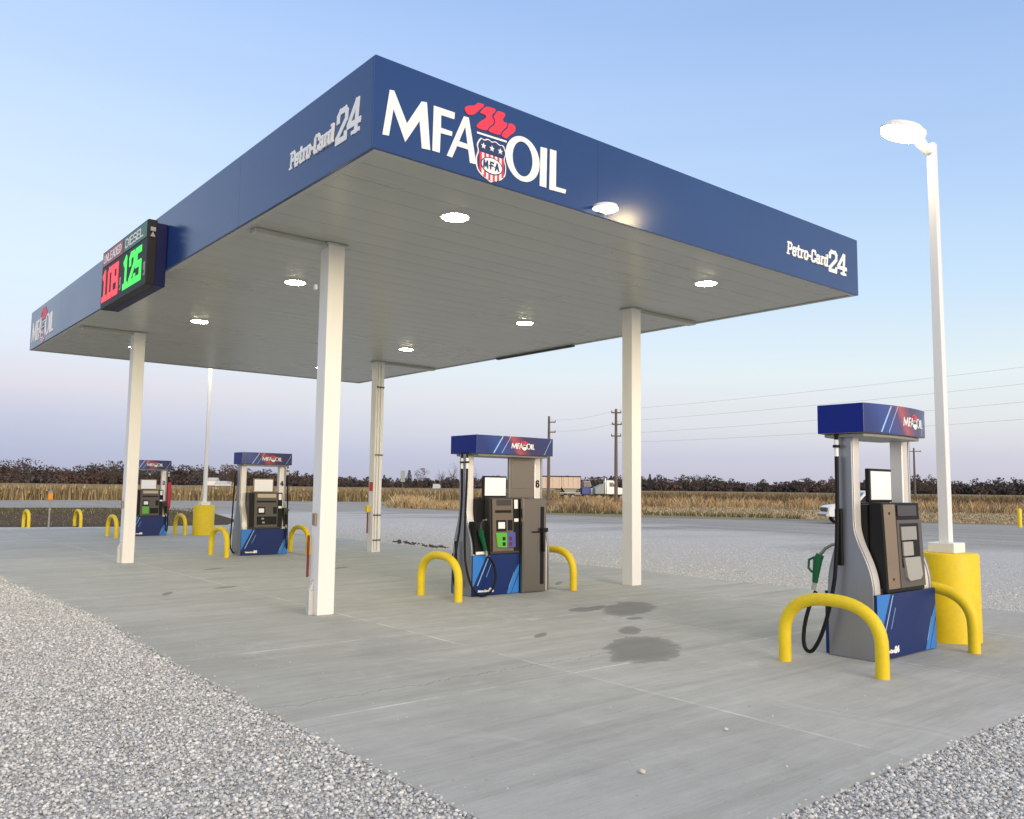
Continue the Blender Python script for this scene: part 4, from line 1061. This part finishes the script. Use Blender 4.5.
for z, z2, lb in ((8.75, 8.5, 'upper faint wire between the two poles near pump 6'), (7.6, 7.4, 'lower faint wire between the two poles near pump 6')):
    o = wire((xA, yA, z), (xB, yB, z2), .3, .006).build('overhead_wire', 'wire'); tag(o, lb, 'wire')

# ------------------------------------------------------------------ road sign, sheds
x, y = gd(402.5, 150); r = empty('road_sign', (x, y, -.05), 'small green road sign on a post left of the dark evergreen', 'road sign', rz=-YAW+.2)
b = MB(); b.tube([(0, 0, 0), (0, 0, 4.6)], .06, 8); b.build('post', 'wire', r)
b = MB(); b.box(-.38, .38, -.09, -.062, 2.6, 4.55); b.build('sign_panel', 'signgreen', r)
def shed(u, d_, w, h, label, grp=None):
    x, y = gd(u, d_); r = empty('farm_building', (x, y, -.05), label, 'building', rz=-YAW)
    b = MB(); b.box(-w/2, w/2, -2, 2, 0, h); b.build('wall', 'signwhite', r)
    b = MB(); b.prism([(-2.3, h+.001), (2.3, h+.001), (0, h+1.4)], lambda p, q, d: (d, p, q), -w/2-.2, w/2+.2); b.build('roof', 'trim', r)
shed(224, 400, 7, 2.1, 'low white farm building before the wood left of pump 4')
shed(213, 410, 4, 3.6, 'small narrow white farm building left of the low one')
shed(437, 240, 1.8, 1.3, 'tiny white building before the wood between back column and pump 6')

# ------------------------------------------------------------------ vehicles
def wheel(parent, x, y, r, w=.24, rim='chrome'):
    b = MB(); b.tube([(x, y-w/2, r), (x, y+w/2, r)], r, 28); t = b.build('wheel', 'tyre', parent, bevel=.03, seg=3)
    b = MB(); b.tube([(x, y-w/2-.012, r), (x, y+w/2+.012, r)], r*.62, 20); b.build('rim', rim, t, bevel=.01)
    return t
x, y = gd(871, 48)
pk = empty('pickup_truck', (x, y, -.035), 'white pickup truck parked behind the nearest pump, its nose showing at left', 'pickup truck', rz=-YAW-R(5)+math.pi, scale=.93)
# local +x is the nose
fn = lambda p, q, d: (p, d, q)
body = [(-1.93, .55), (-1.95, 1.12), (-.9, 1.14), (-.75, 1.15), (.95, 1.17), (1.35, 1.15), (2.35, 1.03), (2.58, .93), (2.62, .62), (2.58, .42), (2.25, .40)]
def arch(cx, r): return [(cx+r*math.cos(R(a)), .38+r*math.sin(R(a))) for a in range(0, 181, 20)]
body += arch(1.72, .46)+[(1.1, .38), (-.6, .38)]+arch(-1.13, .46)+[(-1.7, .42)]
b = MB(); b.prism(body, fn, -.95, .95); b.build('body', 'carwhite', pk, bevel=.05, seg=3)
b = MB(); b.prism([(-.9, 1.12), (-.72, 1.82), (-.5, 1.88), (.35, 1.88), (.55, 1.84), (1.2, 1.14)], fn, -.82, .82); cb = b.build('cab', 'carwhite', pk, bevel=.05, seg=3)
for s in (-1, 1):
    for win in ([(-.72, 1.2), (-.62, 1.72), (-.02, 1.76), (-.02, 1.2)], [(.05, 1.2), (.05, 1.76), (.45, 1.75), (.95, 1.2)]):
        b = MB(); b.prism(win, fn, min(s*.815, s*.828), max(s*.815, s*.828)); b.build('side_window', 'glass', cb)
b = MB(); b.add([(.64, -.72, 1.77), (.64, .72, 1.77), (1.19, .78, 1.19), (1.19, -.78, 1.19)], [(0, 1, 2, 3)]); b.build('windscreen', 'glass', cb)
for sx_, sy in ((1.72, -.84), (1.72, .84), (-1.13, -.84), (-1.13, .84)): wheel(pk, sx_, sy, .385)
for s in (-1, 1): b = MB(); b.box(2.44, 2.63, min(s*.62, s*.93), max(s*.62, s*.93), .74, .93); b.build('headlight', 'chrome', pk, bevel=.02)
b = MB(); b.box(2.60, 2.645, -.6, .6, .68, .92); b.build('grille', 'dgrey', pk, bevel=.01)
b = MB(); b.box(2.5, 2.74, -.92, .92, .40, .6); b.build('bumper', 'chrome', pk, bevel=.03)

# grain truck on the highway
x, y = gd(563, 126); t = empty('grain_truck', (x, y, -.05), 'tan two section grain truck with blue cab behind pump 6 and the weeds', 'truck', rz=-YAW+R(6))
for i, (a, b_) in enumerate(((-3.9, -.42), (-.38, 2.4))):
    b = MB(); b.prism([(a+.1, 1.75), (a, 1.95), (a, 3.45), (b_, 3.45), (b_, 1.95), (b_-.1, 1.75)], fn, -1.2, 1.2); q = b.build('grain_box', 'tan', t, bevel=.03)
    b = MB()
    for k in range(4): xx = a+.3+k*(b_-a-.6)/3; b.box(xx-.04, xx+.04, -1.26, -1.2, 1.98, 3.4)
    b.build('rib', 'tan', q)
b = MB(); b.box(-3.95, 2.45, -1.28, 1.28, 3.451, 3.6); b.build('tarp_roll', 'black', t, bevel=.04)
for cx in (-2.4, .9):
    b = MB(); b.prism([(cx-1.2, 1.74), (cx+1.2, 1.74), (cx+.55, 1.0), (cx-.55, 1.0)], fn, -.9, .9); b.build('hopper', 'grey', t, bevel=.02)
b = MB(); b.box(-3.9, 3.2, -.5, -.35, .85, .99); b.box(-3.9, 3.2, .35, .5, .85, .99); b.box(-3.9, 2.4, -1.2, -1.1, 1.05, 1.2); b.build('frame', 'trim', t)
for xx in (-3.3, -2.2, .2, 1.3, 3.4, 5.3):
    for s in (-1, 1): wheel(t, xx, s*1.0, .5, .3, 'grey')
b = MB(); b.prism([(2.7, .9), (2.7, 2.0), (3.0, 2.05), (3.9, 2.0), (4.0, 1.6), (4.0, .9)], fn, -1.1, 1.1); cbn = b.build('cab_base', 'trblue', t, bevel=.05)
b = MB(); b.prism([(3.0, 2.051), (3.0, 2.9), (3.9, 2.9), (4.15, 2.05)], fn, -1.0, 1.0); b.build('cab', 'grey', t, bevel=.05)
b = MB(); b.prism([(3.15, 2.2), (3.15, 2.75), (3.8, 2.75), (3.98, 2.2)], fn, -1.02, -1.001); b.build('side_window', 'glass', t)
b = MB(); b.prism([(4.02, .9), (4.02, 1.85), (5.6, 1.65), (5.8, 1.3), (5.8, .9)], fn, -.85, .85); b.build('bonnet', 'signwhite', t, bevel=.06)

x, y = gd(611.5, 126); t = empty('semi_truck', (x, y, -.05), 'white semi truck nose beside the three arm utility pole', 'truck', rz=-YAW+R(6))
b = MB(); b.prism([(-1.0, 1.0), (-1.0, 2.95), (-.85, 3.05), (.1, 3.0), (.45, 2.2), (.45, 1.0)], fn, -1.1, 1.1); c_ = b.build('cab', 'signwhite', t, bevel=.06)
b = MB(); b.prism([(-.55, 2.1), (-.55, 2.7), (.0, 2.7), (.28, 2.1)], fn, -1.12, -1.101); b.build('side_window', 'glass', c_)
b = MB(); b.prism([(.46, .95), (.46, 2.05), (1.9, 1.85), (2.15, 1.5), (2.15, .95)], fn, -.9, .9); b.build('bonnet', 'signwhite', t, bevel=.08)
b = MB(); b.tube([(-1.15, -1.0, 1.0), (-1.15, -1.0, 3.3)], .09, 10); b.build('exhaust_stack', 'chrome', t)
b = MB(); b.prism([(-2.7, 1.0), (-2.7, 1.9), (-1.5, 2.5), (-1.3, 2.5), (-1.3, 1.0)], fn, -1.1, 1.1); b.build('sleeper', 'signgreen', t, bevel=.08)
b = MB(); b.box(-2.7, 1.9, -.5, .5, .7, .99); b.build('frame', 'black', t)
for xx in (-2.0, 1.3):
    for s in (-1, 1): wheel(t, xx, s*.98, .5, .3, 'grey')

# ------------------------------------------------------------------ sky and light
W = bpy.data.worlds.new('World'); S.world = W; W.use_nodes = True
nt = W.node_tree; nt.nodes.clear()
class Q: node_tree = nt
n = NT(Q)
tc = n.new('ShaderNodeTexCoord'); sp = n.new('ShaderNodeSeparateXYZ'); n.link(tc.outputs['Generated'], sp.inputs[0])
z = sp.outputs[2]
def srgb(r, g, b_):
    return tuple(((c/255+.055)/1.055)**2.4 if c/255 > .04045 else c/255/12.92 for c in (r, g, b_))
stopsL = [(0, (166, 170, 198)), (.035, (169, 178, 208)), (.07, (189, 192, 216)), (.105, (214, 210, 222)), (.15, (217, 226, 238)), (.22, (216, 232, 247)), (.32, (205, 225, 250)), (.42, (188, 213, 250)), (.52, (170, 200, 246)), (.75, (205, 212, 226)), (1, (208, 212, 222))]
stopsR = [(0, (188, 187, 205)), (.035, (201, 200, 216)), (.075, (219, 221, 224)), (.13, (221, 232, 236)), (.22, (196, 221, 243)), (.32, (176, 205, 241)), (.42, (160, 190, 234)), (.52, (146, 178, 226)), (.75, (205, 212, 226)), (1, (208, 212, 222))]
cL = n.ramp(z, [(p, srgb(*c)) for p, c in stopsL]); cR = n.ramp(z, [(p, srgb(*c)) for p, c in stopsR])
def dot(vx, vy):
    return n.val('ADD', n.val('MULTIPLY', sp.outputs[0], vx), n.val('MULTIPLY', sp.outputs[1], vy))
side = dot(_R0.x, _R0.y)
bnd = n.noise(n.obj((.8, .8, 14)), 1.6, 4, .5)
lr = n.ramp(n.val('ADD', n.val('MULTIPLY_ADD', side, .9, .5), n.val('MULTIPLY', n.val('SUBTRACT', bnd, .5), .35)), [(0.05, (0, 0, 0)), (.95, (1, 1, 1))])
sky = n.mix(lr, cL, cR)
# after-glow round the point where the sun went down, behind the photographer
SA = R(188)          # azimuth of the sun, from +y towards +x
gx, gy = math.sin(SA), math.cos(SA)
gl = n.ramp(dot(gx, gy), [(.1, (0, 0, 0)), (1, (1, 1, 1))])
lowz = n.ramp(z, [(0, (1, 1, 1)), (.55, (0, 0, 0))])
warm = n.mix(1.0, n.ramp(z, [(0, (1.0, .66, .40)), (.15, (1.0, .80, .56)), (.5, (.95, .85, .72))]), (2.1, 2.1, 2.1), 'MULTIPLY')
gf = n.val('MULTIPLY', gl, lowz)
sky = n.mix(gf, sky, warm)
sk = n.new('ShaderNodeTexSky'); sk.sky_type = 'NISHITA'; sk.sun_disc = False; sk.sun_elevation = R(9); sk.sun_rotation = SA
ad = n.new('ShaderNodeMix'); ad.data_type = 'RGBA'; ad.blend_type = 'ADD'; ad.inputs[0].default_value = .06
n.link(sky, ad.inputs[6]); n.link(sk.outputs[0], ad.inputs[7])
bg = n.new('ShaderNodeBackground', Strength=1.0); n.link(sky, bg.inputs[0])
bg2 = n.new('ShaderNodeBackground', Strength=.012); n.link(sk.outputs[0], bg2.inputs[0])
mixs = n.new('ShaderNodeAddShader'); n.link(bg.outputs[0], mixs.inputs[0]); n.link(bg2.outputs[0], mixs.inputs[1])
out = n.new('ShaderNodeOutputWorld'); n.link(mixs.outputs[0], out.inputs[0])
bg.inputs[1].default_value = 1.0

sd = bpy.data.lights.new('sun', 'SUN'); sd.energy = 2.3; sd.angle = R(45); sd.color = (1, .84, .66)
so = bpy.data.objects.new('sun', sd); COL.objects.link(so)
EL = R(16); dirv = Vector((-math.sin(SA)*math.cos(EL), -math.cos(SA)*math.cos(EL), -math.sin(EL)))
so.rotation_euler = dirv.to_track_quat('-Z', 'Y').to_euler(); so.location = (0, -20, 20)

S.view_settings.view_transform = 'Standard'; S.view_settings.look = 'None'; S.view_settings.exposure = .08; S.view_settings.gamma = 1
S.render.engine = 'CYCLES'; S.cycles.max_bounces = 6; S.cycles.use_denoising = True; S.cycles.sample_clamp_indirect = 4
